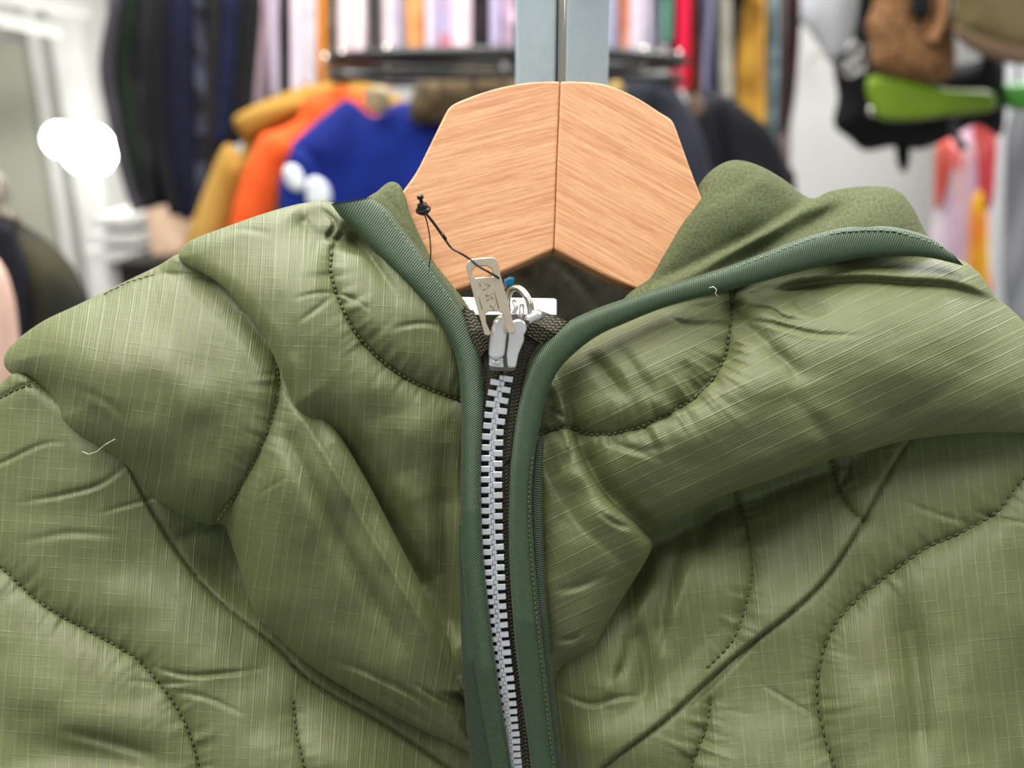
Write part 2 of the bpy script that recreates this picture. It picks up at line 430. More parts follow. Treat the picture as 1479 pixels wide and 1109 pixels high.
def wood(name, rot):
    q = NT(name); uv = q.n('ShaderNodeUVMap'); mp0 = q.n('ShaderNodeMapping'); mp0.inputs['Rotation'].default_value = (0, 0, math.radians(rot)); q.l(uv.outputs[0], mp0.inputs[0])
    def st(sx, sy, det=4, off=0.0):
        m = q.n('ShaderNodeMapping'); m.inputs['Scale'].default_value = (sx, sy, 1); m.inputs['Location'].default_value = (off, off, 0); q.l(mp0.outputs[0], m.inputs[0])
        nz = q.n('ShaderNodeTexNoise'); nz.noise_dimensions = '2D'; nz.inputs['Scale'].default_value = 1; nz.inputs['Detail'].default_value = det; q.l(m.outputs[0], nz.inputs['Vector']); return nz.outputs['Fac']
    a = st(1.0, 25, 3); b = st(0.2, 4.2, 2, 7.0); c = st(5, 50, 2, 3.0)
    fac = q.math('ADD', q.math('MULTIPLY', a, 0.75), q.math('ADD', q.math('MULTIPLY', b, 0.42), q.math('MULTIPLY', c, 0.35)))
    mr = q.n('ShaderNodeMapRange'); q.l(fac, mr.inputs[0]); mr.inputs[1].default_value = 0.5; mr.inputs[2].default_value = 1.0
    col = q.mix(mr.outputs[0], lin((198, 135, 92)), lin((236, 180, 134)))
    q.l(col, q.p.inputs['Base Color']); q.p.inputs['Roughness'].default_value = 0.5; q.p.inputs['Coat Weight'].default_value = 0.12
    q.bump(fac, 0.4, 0.00015); return q.m
def cloth(name, c1, c2=None, kind='plain', scale=30, rough=0.85):
    q = NT(name); tc = q.n('ShaderNodeTexCoord'); c2 = c2 or tuple(min(255, int(v * 1.12 + 4)) for v in c1)
    if kind == 'stripe':
        mp = q.n('ShaderNodeMapping'); mp.inputs['Scale'].default_value = (scale, 1, 2); q.l(tc.outputs['Object'], mp.inputs[0])
        nz = q.n('ShaderNodeTexNoise'); nz.inputs['Scale'].default_value = 1; nz.inputs['Detail'].default_value = 2; q.l(mp.outputs[0], nz.inputs['Vector'])
    else:
        nz = q.n('ShaderNodeTexNoise'); nz.inputs['Scale'].default_value = scale; nz.inputs['Detail'].default_value = 3; q.l(tc.outputs['Object'], nz.inputs['Vector'])
    mr = q.n('ShaderNodeMapRange'); q.l(nz.outputs['Fac'], mr.inputs[0]); lo, hi = (0.42, 0.58) if kind != 'plain' else (0.3, 0.7)
    mr.inputs[1].default_value = lo; mr.inputs[2].default_value = hi
    q.l(q.mix(mr.outputs[0], lin(c1), lin(c2)), q.p.inputs['Base Color']); q.p.inputs['Roughness'].default_value = rough; q.p.inputs['Specular IOR Level'].default_value = 0.25
    return q.m

NYL = nylon(); FLE = fleece(); WEA = weave()
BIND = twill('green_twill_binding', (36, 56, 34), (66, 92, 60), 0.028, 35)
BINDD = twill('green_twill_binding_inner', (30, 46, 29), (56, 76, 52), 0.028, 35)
STI = simple('dark_olive_thread', (70, 75, 40), 0.6, noise=0.3, scale=400)
STG = simple('green_thread', (104, 130, 94), 0.6, noise=0.2, scale=400)
SIL = simple('silver_metal', (222, 222, 220), 0.25, 0.8, 0.05, 300, bumpd=0.00003)
ALU = simple('aluminium_teeth', (226, 228, 232), 0.3, 0.85, 0.10, 900, bumpd=0.00006)
BEI = simple('brushed_nickel_tab', (214, 200, 176), 0.36, 0.85, 0.06, 260, bumpd=0.00004)
ENG = simple('engraved_shadow_metal', (150, 138, 116), 0.5, 0.7)
CHR = simple('polished_chrome', (225, 220, 210), 0.07, 1.0, 0.02)
GAL = simple('galvanised_steel', (186, 204, 212), 0.5, 0.1, 0.10, 500, bumpd=0.00006)
BLK = simple('black_plastic', (14, 14, 15), 0.3)
BLKM = simple('black_painted_steel', (18, 18, 18), 0.45)
WHT = simple('white_paint', (232, 233, 230), 0.6, noise=0.02)
LBL = simple('white_satin_label', (236, 238, 246), 0.5, noise=0.02)
BLU = simple('blue_print', (20, 160, 220), 0.5)
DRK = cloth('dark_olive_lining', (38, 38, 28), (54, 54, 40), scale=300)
WL = simple('warm_grey_wall', (214, 213, 211), 0.8, noise=0.03, scale=3)

# ------------------------------------------------------------------ the room
def struct(o): o['kind'] = 'structure'; return o
struct(box('wall_back', (-3.2, 3.0, 0), (3.2, 3.1, 2.5), WL))
struct(box('wall_left', (-3.3, -2.5, 0), (-3.2, 3.1, 2.5), WL))
struct(box('wall_right', (3.2, -2.5, 0), (3.3, 3.1, 2.5), WL))
struct(box('floor', (-3.3, -2.5, -0.1), (3.3, 3.1, 0), simple('grey_vinyl_floor', (150, 148, 144), 0.5, noise=0.08, scale=8)))
struct(box('ceiling', (-3.3, -2.5, 2.5), (3.3, 3.1, 2.6), WHT))
PANEL = simple('sage_grey_panel', (196, 198, 180), 0.7, noise=0.03)
a, b = G(-60, 62, 3.17), G(50, 62, 3.17)
d = struct(box('door_1', (a.x, 2.93, 0.0), (b.x, 2.995, a.z), PANEL)); 
a, b = G(52, 100, 3.12), G(66, 100, 3.12)
struct(box('trim_1', (a.x, 2.86, 0), (b.x, 2.995, 2.495), WHT))
a, b = G(84, 100, 3.1), G(128, 100, 3.1)
struct(box('trim_2', (a.x, 2.84, 0), (b.x, 2.995, 2.495), WHT))
a, b = G(1436, 200, 2.6), G(1600, 200, 2.6)
struct(box('trim_3', (a.x, 2.35, 0), (b.x, 2.55, 2.495), simple('grey_column_paint', (176, 178, 180), 0.6)))

# ------------------------------------------------------------------ jacket
jk = empty('quilted_jacket', W(739, 1300, 0.30), 'olive green quilted hooded jacket with silver zip hanging on wooden hanger in the foreground', 'jacket')

# ---- body, left panel with the collar seam
bl = tps([(-80, 620, -14), (0, 560, -10), (40, 545, -8), (-80, 900, 3), (0, 750, -3), (100, 700, 1), (0, 1109, 15), (150, 1000, 11), (250, 1100, 13), (150, 830, 3),
          (250, 720, -8), (330, 780, -16), (400, 860, -15), (500, 980, -13), (600, 1060, -13), (300, 900, 1), (400, 1000, 1), (500, 1100, 4), (680, 1100, -17), (720, 1180, -24), (660, 700, -12), (400, 600, -12), (100, 600, -4)])
s_b1 = seam([(-60, 780), (0, 818), (60, 872), (130, 912), (195, 950), (240, 1000), (270, 1050), (288, 1109), (296, 1170)], 4.4, 26, 0.9, seed=2)
s_b2 = seam([(424, 1008), (428, 1060), (440, 1109), (452, 1170)], 2.8, 22, 0.5, seed=3, amp=[(0, .3), (.3, 1), (1, 1)])
s_b3 = seam([(-60, 600), (0, 574), (32, 558), (60, 552)], 1.6, 14, 0.3, seed=4)
collar_l = crease([(185, 670), (205, 712), (250, 788), (310, 862), (400, 936), (450, 985), (560, 1050), (640, 1105), (700, 1150)],
                  [(-40, 0), (-12, 0), (-3, -0.6), (0, -1.7), (2.6, 0.9), (10, 1.5), (45, 0)], [(0, 0.4), (0.2, 1), (1, 1)])
body_l = summed([bl, s_b1, s_b2, s_b3, collar_l,
    wrinkle([(-40, 690), (10, 668), (60, 645), (100, 640)], 7, 1.6), wrinkle([(20, 730), (90, 718), (150, 700), (200, 660)], 8, 1.5),
    wrinkle([(140, 745), (200, 728), (260, 712)], 7, 1.0), wrinkle([(215, 965), (270, 978), (330, 975), (390, 968)], 8, 2.0),
    wrinkle([(180, 985), (240, 990), (300, 985)], 7, 1.0), wrinkle([(240, 1000), (300, 1012), (360, 1040)], 9, 0.9),
    wrinkle([(20, 790), (100, 775), (180, 780)], 12, 0.8), wrinkle([(80, 1060), (150, 1075), (230, 1100)], 16, 2.4), valley([(250, 780), (290, 765), (330, 740)], 8, 1.4),
    dent(150, 1090, 90, 26, -3.0, 8), dent(60, 1000, 120, 50, 1.5, 20), dent(330, 830, 50, 30, -3, 40)],
    [(70, 45, 0.7, 1), (28, 60, 0.25, 2), (16, 20, 0.08, 3)])
sheet('body_panel', [(-90, 640), (-40, 575), (0, 553), (34, 541), (120, 600), (250, 640), (420, 690), (600, 850), (715, 960), (725, 1190), (-90, 1190)], body_l, NYL, jk, step=2.7, rot=-4, skirt=20, roll=(4, 22))

# ---- body, right panel and the part below the hood
br = tps([(1560, 700, -8), (1479, 640, -8), (1400, 700, -3), (1350, 640, -8), (1479, 900, 6), (1350, 900, 6), (1250, 1050, 12), (1400, 1109, 16), (1100, 1000, 1), (1030, 1109, 7),
          (1250, 700, -8), (1150, 700, -14), (1150, 800, -8), (1000, 760, -16), (950, 860, -7), (1000, 950, -4), (900, 1000, -3), (850, 1080, -4), (800, 1100, -15), (790, 1170, -20), (860, 700, -18), (790, 800, -16), (1080, 850, -3), (1560, 1000, -2), (800, 960, -9), (1220, 780, -4)])
s_r1 = seam([(1540, 640), (1479, 690), (1440, 738), (1390, 768), (1340, 790), (1280, 832), (1225, 878), (1192, 930), (1180, 1000), (1190, 1060), (1206, 1109), (1225, 1170)], 4.4, 26, 0.9, seed=5)
s_r2 = seam([(1027, 1012), (1020, 1050), (1006, 1085), (995, 1120), (990, 1170)], 4.0, 22, 1.8, seed=6)
s_r3 = seam([(1058, 700), (1066, 725), (1080, 770), (1086, 820), (1080, 860), (1060, 920), (1020, 965)], 4.2, 22, 1.6, seed=7, amp=[(0, 1), (.6, 1), (1, .1)])
s_r4 = seam([(1200, 655), (1206, 690), (1222, 725), (1246, 752)], 2.2, 14, 0.6, seed=8)
collar_r = crease([(850, 1130), (880, 1100), (960, 1040), (1060, 950), (1150, 878), (1200, 826), (1248, 750), (1285, 680), (1310, 640), (1330, 610)],
                  [(-45, 0), (-10, 1.5), (-2.6, 0.9), (0, -1.7), (3, -0.6), (12, 0), (40, 0)], [(0, 1), (0.9, 1), (1, 0.4)])
body_r = summed([br, s_r1, s_r2, s_r3, s_r4, collar_r,
    valley([(905, 880), (925, 930), (935, 990), (925, 1040)], 16, 4.5), valley([(985, 770), (970, 830), (955, 890), (960, 950)], 14, 3.6),
    valley([(1040, 720), (1020, 760), (1010, 800)], 13, 3.0), valley([(880, 990), (900, 960), (910, 900)], 8, 2.5),
    crease([(870, 1020), (900, 940), (925, 880), (950, 830)], [(-40, 0), (-14, 1.5), (0, 2.6), (14, 1.2), (40, 0)]),
    crease([(930, 1040), (950, 960), (975, 880), (1000, 800)], [(-40, 0), (-14, 1.0), (0, 2.0), (14, 1.0), (40, 0)]),
    wrinkle([(800, 1000), (850, 1020), (900, 1010), (950, 1010)], 9, 1.6), wrinkle([(985, 1035), (1040, 985), (1090, 930), (1120, 900)], 5, 0.9),
    wrinkle([(1290, 720), (1350, 745), (1420, 765)], 9, 0.9), wrinkle([(1090, 985), (1140, 1015), (1200, 1050)], 7, 0.9), wrinkle([(1400, 740), (1440, 750), (1500, 762)], 6, 1.3),
    wrinkle([(1205, 720), (1225, 690), (1232, 660)], 9, 1.8), valley([(1290, 840), (1315, 940), (1325, 1040), (1330, 1130)], 20, 4.5),
    dent(915, 830, 34, 60, -9, 25), valley([(880, 800), (960, 778), (1050, 735), (1150, 695), (1260, 660)], 18, 5.0), dent(1010, 700, 40, 22, -4), dent(1105, 735, 40, 50, -3.0, 20), dent(840, 1075, 50, 26, 2, -20)],
    [(80, 60, 0.7, 4), (30, 70, 0.25, 5), (16, 20, 0.08, 6)])
sheet('body_panel', [(770, 700), (850, 640), (950, 600), (1150, 590), (1350, 570), (1570, 590), (1570, 1190), (775, 1190), (765, 950)], body_r, NYL, jk, step=2.7, rot=6, skirt=20, roll=(4, 20))

# ---- hood, left lobe
hl = tps([(6, 520, -12), (60, 470, -4), (160, 420, -6), (258, 376, -8), (120, 520, 9), (80, 590, 4), (220, 520, 13), (330, 480, 10), (330, 600, 15), (230, 640, 12), (190, 690, 6), (310, 740, 8),
          (380, 330, -5), (480, 300, -8), (400, 420, 9), (560, 400, 4), (460, 520, 15), (580, 560, 11), (650, 560, 4), (660, 760, 2), (560, 720, 8), (430, 700, 17), (380, 800, 12),
          (480, 860, 13), (420, 920, 7), (560, 960, 7), (650, 900, 0), (600, 1030, 2), (670, 1080, -3), (500, 640, 12), (600, 330, -6), (280, 350, -8)])
s_h1 = seam([(492, 340), (480, 360), (478, 395), (490, 435), (512, 478), (548, 518), (590, 548), (630, 566), (672, 580)], 5.4, 22, 1.3, seed=11)
s_h2 = seam([(398, 512), (402, 548), (400, 580), (384, 630), (362, 676), (340, 715), (318, 748), (305, 775)], 5.0, 20, 0.9, seed=12, amp=[(0, .3), (.15, 1), (1, 1)])
s_h3 = seam([(150, 425), (185, 408), (230, 396), (280, 398), (312, 406)], 3.0, 18, 0.5, seed=13)
NZL = [(75, 60, 0.9, 7), (26, 50, 0.3, 8), (15, 18, 0.09, 9)]
hood_lower = summed([hl, s_h2, s_h3, valley([(250, 362), (290, 398), (350, 450), (395, 505), (440, 565), (480, 640)], 20, 7.0, [(0, .6), (.55, 1), (.8, .9), (1, 0)]),
    crease([(405, 560), (450, 625), (500, 710), (555, 805), (608, 895), (645, 965)], [(-30, 0), (-9, 1.0), (0, 2.6), (12, 1.6), (40, 0)]),
    valley([(395, 590), (430, 660), (465, 730), (500, 800), (540, 870), (590, 950)], 12, 2.6),
    wrinkle([(470, 955), (530, 975), (600, 1010), (660, 1060)], 10, 2.4), wrinkle([(540, 1000), (590, 1030), (640, 1060)], 8, 2.0), wrinkle([(590, 985), (630, 1010), (668, 1030)], 7, 1.8),
    wrinkle([(300, 460), (345, 455), (380, 462)], 8, 0.8), dent(70, 560, 28, 16, -2.0, 35), dent(120, 590, 60, 20, -1.6, 30), wrinkle([(95, 560), (150, 585), (185, 620)], 14, 1.0),
    dent(345, 805, 20, 30, -2), wrinkle([(370, 720), (400, 700), (420, 690)], 6, 0.5), dent(430, 700, 45, 90, 3.0, -20)], NZL)
hood_upper = summed([hl, s_h1, dent(420, 400, 130, 110, 5.5, 45), lambda X, Y: 0 * X + 1.2,
    valley([(440, 575), (500, 665), (555, 755), (608, 845), (652, 940)], 27, 13.0), valley([(640, 640), (645, 760), (652, 880), (668, 980)], 18, 5.0),
    wrinkle([(560, 900), (590, 940), (620, 965), (650, 975)], 9, 2.4), wrinkle([(600, 900), (630, 935), (660, 945)], 7, 1.8), wrinkle([(610, 940), (640, 970), (670, 980)], 6, 1.6),
    wrinkle([(420, 435), (465, 425), (505, 432), (540, 455)], 6, 1.3), wrinkle([(430, 470), (470, 440), (495, 420)], 7, 1.1),
    valley([(425, 305), (450, 335), (480, 352)], 13, 4.2), wrinkle([(455, 300), (480, 322), (470, 345), (500, 350)], 8, 2.6),
    dent(512, 352, 22, 15, -7.5, 15), dent(462, 312, 18, 12, -2.5, 20), valley([(505, 330), (540, 380), (575, 430)], 8, 3.4, [(0, .6), (.5, 1), (1, .2)]),
    wrinkle([(315, 345), (350, 335), (400, 345)], 10, 1.1), wrinkle([(560, 480), (610, 470), (655, 480)], 8, 1.2), valley([(545, 560), (570, 640), (600, 720)], 30, 1.6), dent(610, 620, 50, 50, 2)], NZL)
hood_l = lambda X, Y: np.where(X + 0 * Y > 470, hood_upper(X, Y), hood_lower(X, Y))
HLOW = [(18, 541), (5, 522), (18, 497), (60, 465), (110, 441), (172, 411), (228, 384), (262, 366), (300, 376), (350, 416), (410, 480), (446, 555), (490, 625), (528, 690), (580, 790), (630, 885), (672, 970),
        (690, 1082), (640, 1068), (585, 1042), (520, 1006), (452, 964), (402, 922), (369, 885), (352, 840), (338, 796), (322, 758), (298, 757),
        (240, 734), (203, 702), (180, 672), (140, 645), (108, 627), (86, 607), (83, 590), (68, 568), (44, 549)]
def roll_low(x, y):
    w_ = np.clip((x - (np.interp(y, [366, 416, 480, 555, 625, 688, 790, 885, 970], [262, 350, 410, 446, 490, 528, 580, 630, 672]) - 70)) / 45, 0, 1) * (y < 1000)
    return 13 * (1 - w_) + 8 * w_, 62 * (1 - w_) + 15 * w_
HUP = [(258, 373), (262, 361), (278, 346), (322, 329), (385, 307), (440, 293), (482, 293), (560, 335), (640, 440), (676, 540), (678, 700), (680, 900), (686, 1010), (650, 985), (600, 905), (545, 805), (490, 710), (436, 615),
       (408, 545), (394, 510), (378, 480), (350, 444), (322, 414), (296, 396), (272, 384)]
sheet('hood_panel', HLOW, hood_lower, NYL, jk, step=2.6, rot=-9, roll=roll_low, skirt=10)
sheet('hood_panel', HUP, hood_upper, NYL, jk, step=2.6, rot=-3, roll=(6, 24), skirt=8)

# ---- hood, right lobe
hr = tps([(1385, 380, -12), (1440, 430, -12), (1560, 540, -16), (1290, 372, -8), (1150, 395, -4), (1000, 430, -1), (870, 480, 0), (800, 535, 0), (1400, 460, 6), (1250, 440, 8), (1479, 560, 8), (1300, 540, 16),
          (1150, 520, 14), (1000, 500, 8), (900, 530, 8), (1000, 640, 14), (1150, 640, 13), (1300, 610, 10), (1479, 610, 4), (900, 680, 9), (850, 600, 6), (920, 745, 5), (1100, 680, 9),
          (800, 700, 3), (800, 800, 4), (850, 780, 8), (880, 800, 7), (900, 850, 3), (840, 880, 4), (800, 960, -3), (790, 600, 1), (1040, 700, 8), (1400, 530, 12)])
s_d1 = seam([(1058, 415), (1056, 450), (1052, 490), (1040, 530), (1012, 566), (975, 592), (930, 614), (890, 625), (850, 627), (828, 618), (808, 618), (782, 626), (760, 632)], 6.2, 24, 2.3, 12.0, 26.0, seed=21)
fold_d = crease([(800, 545), (815, 580), (828, 625), (846, 672), (878, 722), (915, 755), (945, 785)],
                [(-60, 0), (-30, -1.5), (-12, -4.5), (-3, -5.0), (0, -3.0), (4, 1.5), (16, 3.2), (50, 0), (60, 0)], [(0, 0.3), (0.3, 0.6), (0.45, 0.9), (0.8, 1.3), (1, 1.2)])
hood_r = summed([hr, s_d1, fold_d,
    valley([(845, 505), (880, 545), (905, 580)], 11, 2.6), valley([(880, 490), (915, 530), (950, 580)], 9, 1.4), valley([(985, 520), (1000, 550), (1010, 570)], 8, 1.2), 
    valley([(1062, 455), (1110, 500), (1150, 535), (1170, 560)], 13, 3.4, [(0, 1), (.6, .7), (1, 0)]), wrinkle([(1062, 462), (1120, 472), (1180, 486), (1250, 488)], 8, 2.0),
    valley([(1062, 445), (1100, 425), (1150, 410), (1200, 420)], 13, 4.0, [(0, 1), (.7, .8), (1, 0)]), wrinkle([(1070, 450), (1110, 450), (1130, 462), (1170, 470)], 8, 2.6),
    crease([(1110, 425), (1160, 408), (1240, 402), (1310, 406), (1380, 412), (1450, 440)], [(-40, 0), (-16, 1.6), (-6, 2.4), (0, -1.0), (5, -2.6), (24, -0.6), (50, 0)]),
    wrinkle([(945, 452), (985, 470), (1040, 472), (1062, 480)], 9, 2.2), dent(1020, 445, 38, 9, -3.0, -5), dent(1165, 440, 26, 12, -2.4, 20), wrinkle([(1140, 428), (1160, 452), (1195, 455)], 7, 2.0),
    valley([(1130, 560), (1170, 600), (1200, 640), (1212, 662)], 12, 1.6, [(0, 0), (.6, 1), (1, 1)]), valley([(1150, 560), (1140, 530), (1100, 500)], 8, 1.0),
    valley([(835, 640), (860, 690), (885, 740)], 20, 2.5), wrinkle([(850, 632), (900, 650), (960, 670)], 10, 1.0), wrinkle([(880, 640), (930, 655), (990, 640)], 12, 0.8),
    valley([(790, 560), (800, 590), (795, 615)], 9, 2.6), wrinkle([(785, 590), (805, 600), (822, 612)], 8, 1.8), wrinkle([(790, 700), (815, 680), (830, 650)], 12, 1.6),
    wrinkle([(860, 740), (890, 760), (930, 770)], 9, 1.6), wrinkle([(800, 860), (840, 850), (880, 830)], 12, 1.6), valley([(800, 770), (820, 740), (840, 690)], 14, 1.5),
    wrinkle([(800, 930), (830, 925), (850, 910)], 10, 2.0), wrinkle([(1250, 650), (1320, 605), (1400, 560)], 30, 1.2), dent(930, 772, 14, 22, -2.0, 10)],
    [(85, 60, 0.9, 10), (60, 26, 0.35, 11), (15, 18, 0.09, 12)])
HR = [(770, 560), (800, 520), (868, 470), (960, 432), (1100, 385), (1200, 362), (1300, 362), (1378, 372), (1412, 392), (1436, 425), (1462, 448), (1500, 486), (1570, 560), (1570, 640), (1479, 625), (1380, 627),
      (1300, 638), (1240, 655), (1200, 663), (1120, 690), (1045, 716), (990, 742), (945, 762), (941, 790), (925, 822), (900, 862), (874, 905), (858, 935), (836, 950), (810, 968), (795, 1010), (775, 1000), (765, 850), (760, 680)]
sheet('hood_panel', HR, hood_r, NYL, jk, step=2.6, rot=-65, roll=(9, 38), skirt=12)

# ---- brushed lining turned out on the right, and a sliver on the left
fr = tps([(900, 440, -4), (940, 390, -8), (1000, 300, -12), (1065, 235, -16), (1170, 290, -14), (1250, 275, -14), (1335, 340, -12), (1090, 300, -6), (1040, 350, -2), (1150, 340, -4), (1250, 310, -3), (1100, 380, -2), (1300, 330, -6)])
lin_r = summed([fr, crease([(1190, 275), (1150, 304), (1105, 332), (1050, 362), (1000, 388), (945, 412)], [(-50, 0), (-20, 2.2), (-5, 2.4), (0, -2.0), (5, -6.0), (22, -4.0), (60, 0), (70, 0)], [(0, .4), (.25, 1), (1, .8)]),
                dent(1178, 318, 46, 13, -6.5, -27), dent(1090, 362, 60, 10, -4.5, -27), wrinkle([(1060, 385), (1110, 372), (1150, 352)], 12, 1.0)], [(60, 50, 0.6, 14), (20, 20, 0.15, 15)])
tag(sheet('hood_lining', [(890, 450), (935, 394), (965, 350), (1000, 292), (1013, 262), (1036, 240), (1063, 231), (1096, 239), (1132, 259), (1170, 286), (1202, 275), (1250, 269), (1292, 273), (1316, 296), (1336, 334), (1352, 356), (1290, 352), (1200, 360), (1100, 392), (960, 436)],
          lin_r, FLE, jk, roll=(7, 26), skirt=8, rot=10), 'brushed olive lining turned out along the hood edge')
ll = summed([tps([(535, 288, -5), (560, 264, -12), (585, 290, -9), (625, 375, -6), (665, 430, -4), (600, 380, -3), (560, 310, -5)]), wrinkle([(548, 272), (562, 292), (585, 325)], 7, 1.5)])
sheet('hood_lining', [(528, 292), (545, 276), (562, 263), (576, 266), (585, 283), (590, 302), (604, 335), (626, 377), (650, 408), (672, 436), (690, 470), (660, 470), (600, 400), (550, 330)], ll, FLE, jk, roll=(3, 12), skirt=6)
# inside of the hood behind the hanger
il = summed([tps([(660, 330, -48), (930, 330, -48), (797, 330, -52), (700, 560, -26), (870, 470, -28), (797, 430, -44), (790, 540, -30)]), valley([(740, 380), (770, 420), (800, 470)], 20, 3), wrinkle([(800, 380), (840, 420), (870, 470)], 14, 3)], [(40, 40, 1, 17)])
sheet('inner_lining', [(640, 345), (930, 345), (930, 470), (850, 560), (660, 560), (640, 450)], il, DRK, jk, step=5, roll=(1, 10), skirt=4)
a, b = W(654, 430, 0.272), W(804, 500, 0.276)
nl = sheet('neck_label', [(655, 431), (658, 429), (800, 431), (804, 433), (804, 455), (655, 455)], lambda X, Y: -13 + (Y - 430) * 0.12 + 0.5 * np.sin(X / 22), LBL, jk, step=5, roll=(0.3, 4), skirt=0.6, n=1)
tag(nl, 'white neck label')
tag(sheet('label_print', [(728, 404), (738, 400), (743, 402), (742, 414), (728, 416)], lambda X, Y: 0 * X - 36.5, BLU, jk, step=3, roll=(0.2, 3), skirt=0.6, n=1), 'small blue printed patch behind the label')

# ---- stitches
def stitches(pts, hf, mat, pitch=9.0, ln=6.6, r=0.36, lift=0.25, rng=(0, 1), jit=0.7, name='stitching'):
    pl = pts if isinstance(pts, np.ndarray) else cat_rom(pts, 8)
    s = np.r_[0, np.cumsum(np.linalg.norm(np.diff(pl, axis=0), axis=1))]; paths = []
    at = lambda t: np.array([np.interp(t, s, pl[:, 0]), np.interp(t, s, pl[:, 1])])
    t = s[-1] * rng[0]
    while t < s[-1] * rng[1] - ln:
        a, b = at(t), at(t + ln); nx = np.array([-(b - a)[1], (b - a)[0]]); nx = nx / (np.linalg.norm(nx) + 1e-9)
        a = a + nx * random.uniform(-jit, jit); b = b + nx * random.uniform(-jit, jit)
        pth = []
        for k in range(5):
            q = a + (b - a) * k / 4; h = float(hf(np.array([q[0]]), np.array([q[1]]))[0]) if callable(hf) else hf
            pth.append((q, h + lift + 0.25 * math.sin(PI * k / 4)))
        hm = sum(p[1] for p in pth) / 5
        paths.append([Wn(p[0][0], p[0][1], 0.5 * p[1] + 0.5 * hm + 0.15 * math.sin(PI * k / 4)) for k, p in enumerate(pth)])
        t += pitch
    V, F = tube_mesh(paths, r / 1000, 6, True)
    o = link(name, V, F, mat, jk); o['kind'] = 'stuff'; return o
stitches(s_b1.pl, body_l, STI, 9.5, 7, 0.36); stitches(s_b2.pl, body_l, STI, 9.5, 7, 0.36); stitches(s_b3.pl, body_l, STI, 9, 6, 0.36)
stitches(s_r1.pl, body_r, STI, 12, 9.5, 0.42); stitches(s_r2.pl, body_r, STI, 9.5, 7, 0.36); stitches(s_r3.pl, body_r, STI, 10, 6.5, 0.36); stitches(s_r4.pl, body_r, STI, 9.5, 6.5, 0.36)
stitches(s_h1.pl, hood_upper, STI, 8, 6.8, 0.44, 0.5, (0.08, 1)); stitches(s_h2.pl, lambda X, Y: hood_lower(X, Y) - 0.4, STI, 8, 6.8, 0.42, 0.5, (0, 0.92)); stitches(s_h3.pl, lambda X, Y: hood_lower(X, Y) - 6.5, STI, 9, 7, 0.24)
stitches(s_d1.pl, hood_r, STI, 8.5, 6.8, 0.42, 0.5, (0, 0.96))

# ---- green bindings
tip = [(0, -1), (0.15, 3), (0.4, 7.5), (0.55, 8.5), (0.8, 6), (1, -2)]
LBI = [(536, 285), (562, 304), (588, 338), (614, 370), (640, 404), (662, 434), (682, 466), (695, 508), (699, 560), (697, 620), (695, 670), (695, 720), (697, 780), (703, 850), (711, 920), (722, 1000), (733, 1070), (745, 1150)]
LBO = [(478, 294), (492, 313), (514, 334), (543, 366), (571, 394), (603, 427), (631, 461), (652, 498), (663, 540), (666, 600), (666, 660), (665, 720), (666, 790), (671, 850), (679, 920), (690, 1000), (702, 1070), (716, 1150)]
ribbon('edge_binding', LBI, LBO, tip, BIND, jk, bulge=3.2, nt=220, thick=2.5, ns=12)
RBI = [(1372, 362), (1340, 341), (1290, 328), (1240, 327), (1200, 332), (1150, 347), (1100, 366), (1040, 388), (960, 412), (900, 432), (860, 446), (820, 465), (790, 492), (765, 530), (750, 580), (741, 640), (736, 700), (735, 780), (738, 850), (744, 930), (754, 1010), (764, 1080), (772, 1150)]
RBO = [(1392, 384), (1340, 372), (1290, 370), (1230, 375), (1160, 391), (1100, 407), (1030, 425), (960, 444), (900, 468), (865, 484), (832, 508), (806, 536), (791, 570), (781, 610), (772, 660), (768, 720), (771, 790), (776, 850), (783, 920), (791, 990), (799, 1060), (808, 1150)]
ribbon('edge_binding', RBI, RBO, [(0, -5), (0.15, 2), (0.35, 6), (0.5, 8.5), (0.62, 9.5), (0.8, 8), (1, 0)], BIND, jk, bulge=3.0, nt=260, thick=2.5, ns=12)
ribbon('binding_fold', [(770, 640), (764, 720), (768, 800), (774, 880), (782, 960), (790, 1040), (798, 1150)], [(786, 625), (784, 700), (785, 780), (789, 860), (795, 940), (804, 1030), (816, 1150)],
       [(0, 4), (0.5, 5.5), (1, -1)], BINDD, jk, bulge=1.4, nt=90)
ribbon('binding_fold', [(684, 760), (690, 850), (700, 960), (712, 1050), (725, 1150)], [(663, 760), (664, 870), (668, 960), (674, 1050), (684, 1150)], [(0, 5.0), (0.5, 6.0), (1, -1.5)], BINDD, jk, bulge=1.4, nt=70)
def hint(tab, pl):
    t, v = zip(*tab)
    def f(X, Y):
        d, s, L = dist(X, Y, pl); return np.interp(s / L, t, v)
    return f
rbl = [(1362, 358), (1335, 347), (1290, 334), (1240, 333), (1200, 338), (1150, 353), (1100, 372), (1040, 394), (960, 418), (905, 436)]
rbp = cat_rom(rbl, 8)
stitches(rbp, hint([(0, -3), (0.3, 2.0), (0.6, 4.6), (1, 7.2)], rbp), STG, 9, 6.6, 0.26, 1.2)
lsp = cat_rom([(553, 304), (580, 338), (606, 372), (634, 410), (654, 436)], 8)
stitches(lsp, hint([(0, 1.0), (0.5, 5), (1, 7.5)], lsp), STG, 8, 5, 0.16, 1.7)
rsp = cat_rom([(769, 660), (764, 720), (766, 790), (771, 850), (778, 920), (786, 990), (794, 1060), (802, 1130)], 8)
stitches(rsp, hint([(0, 10.5), (0.5, 9.2), (1, 2.0)], rsp), STI, 7, 5, 0.2, 1.4)

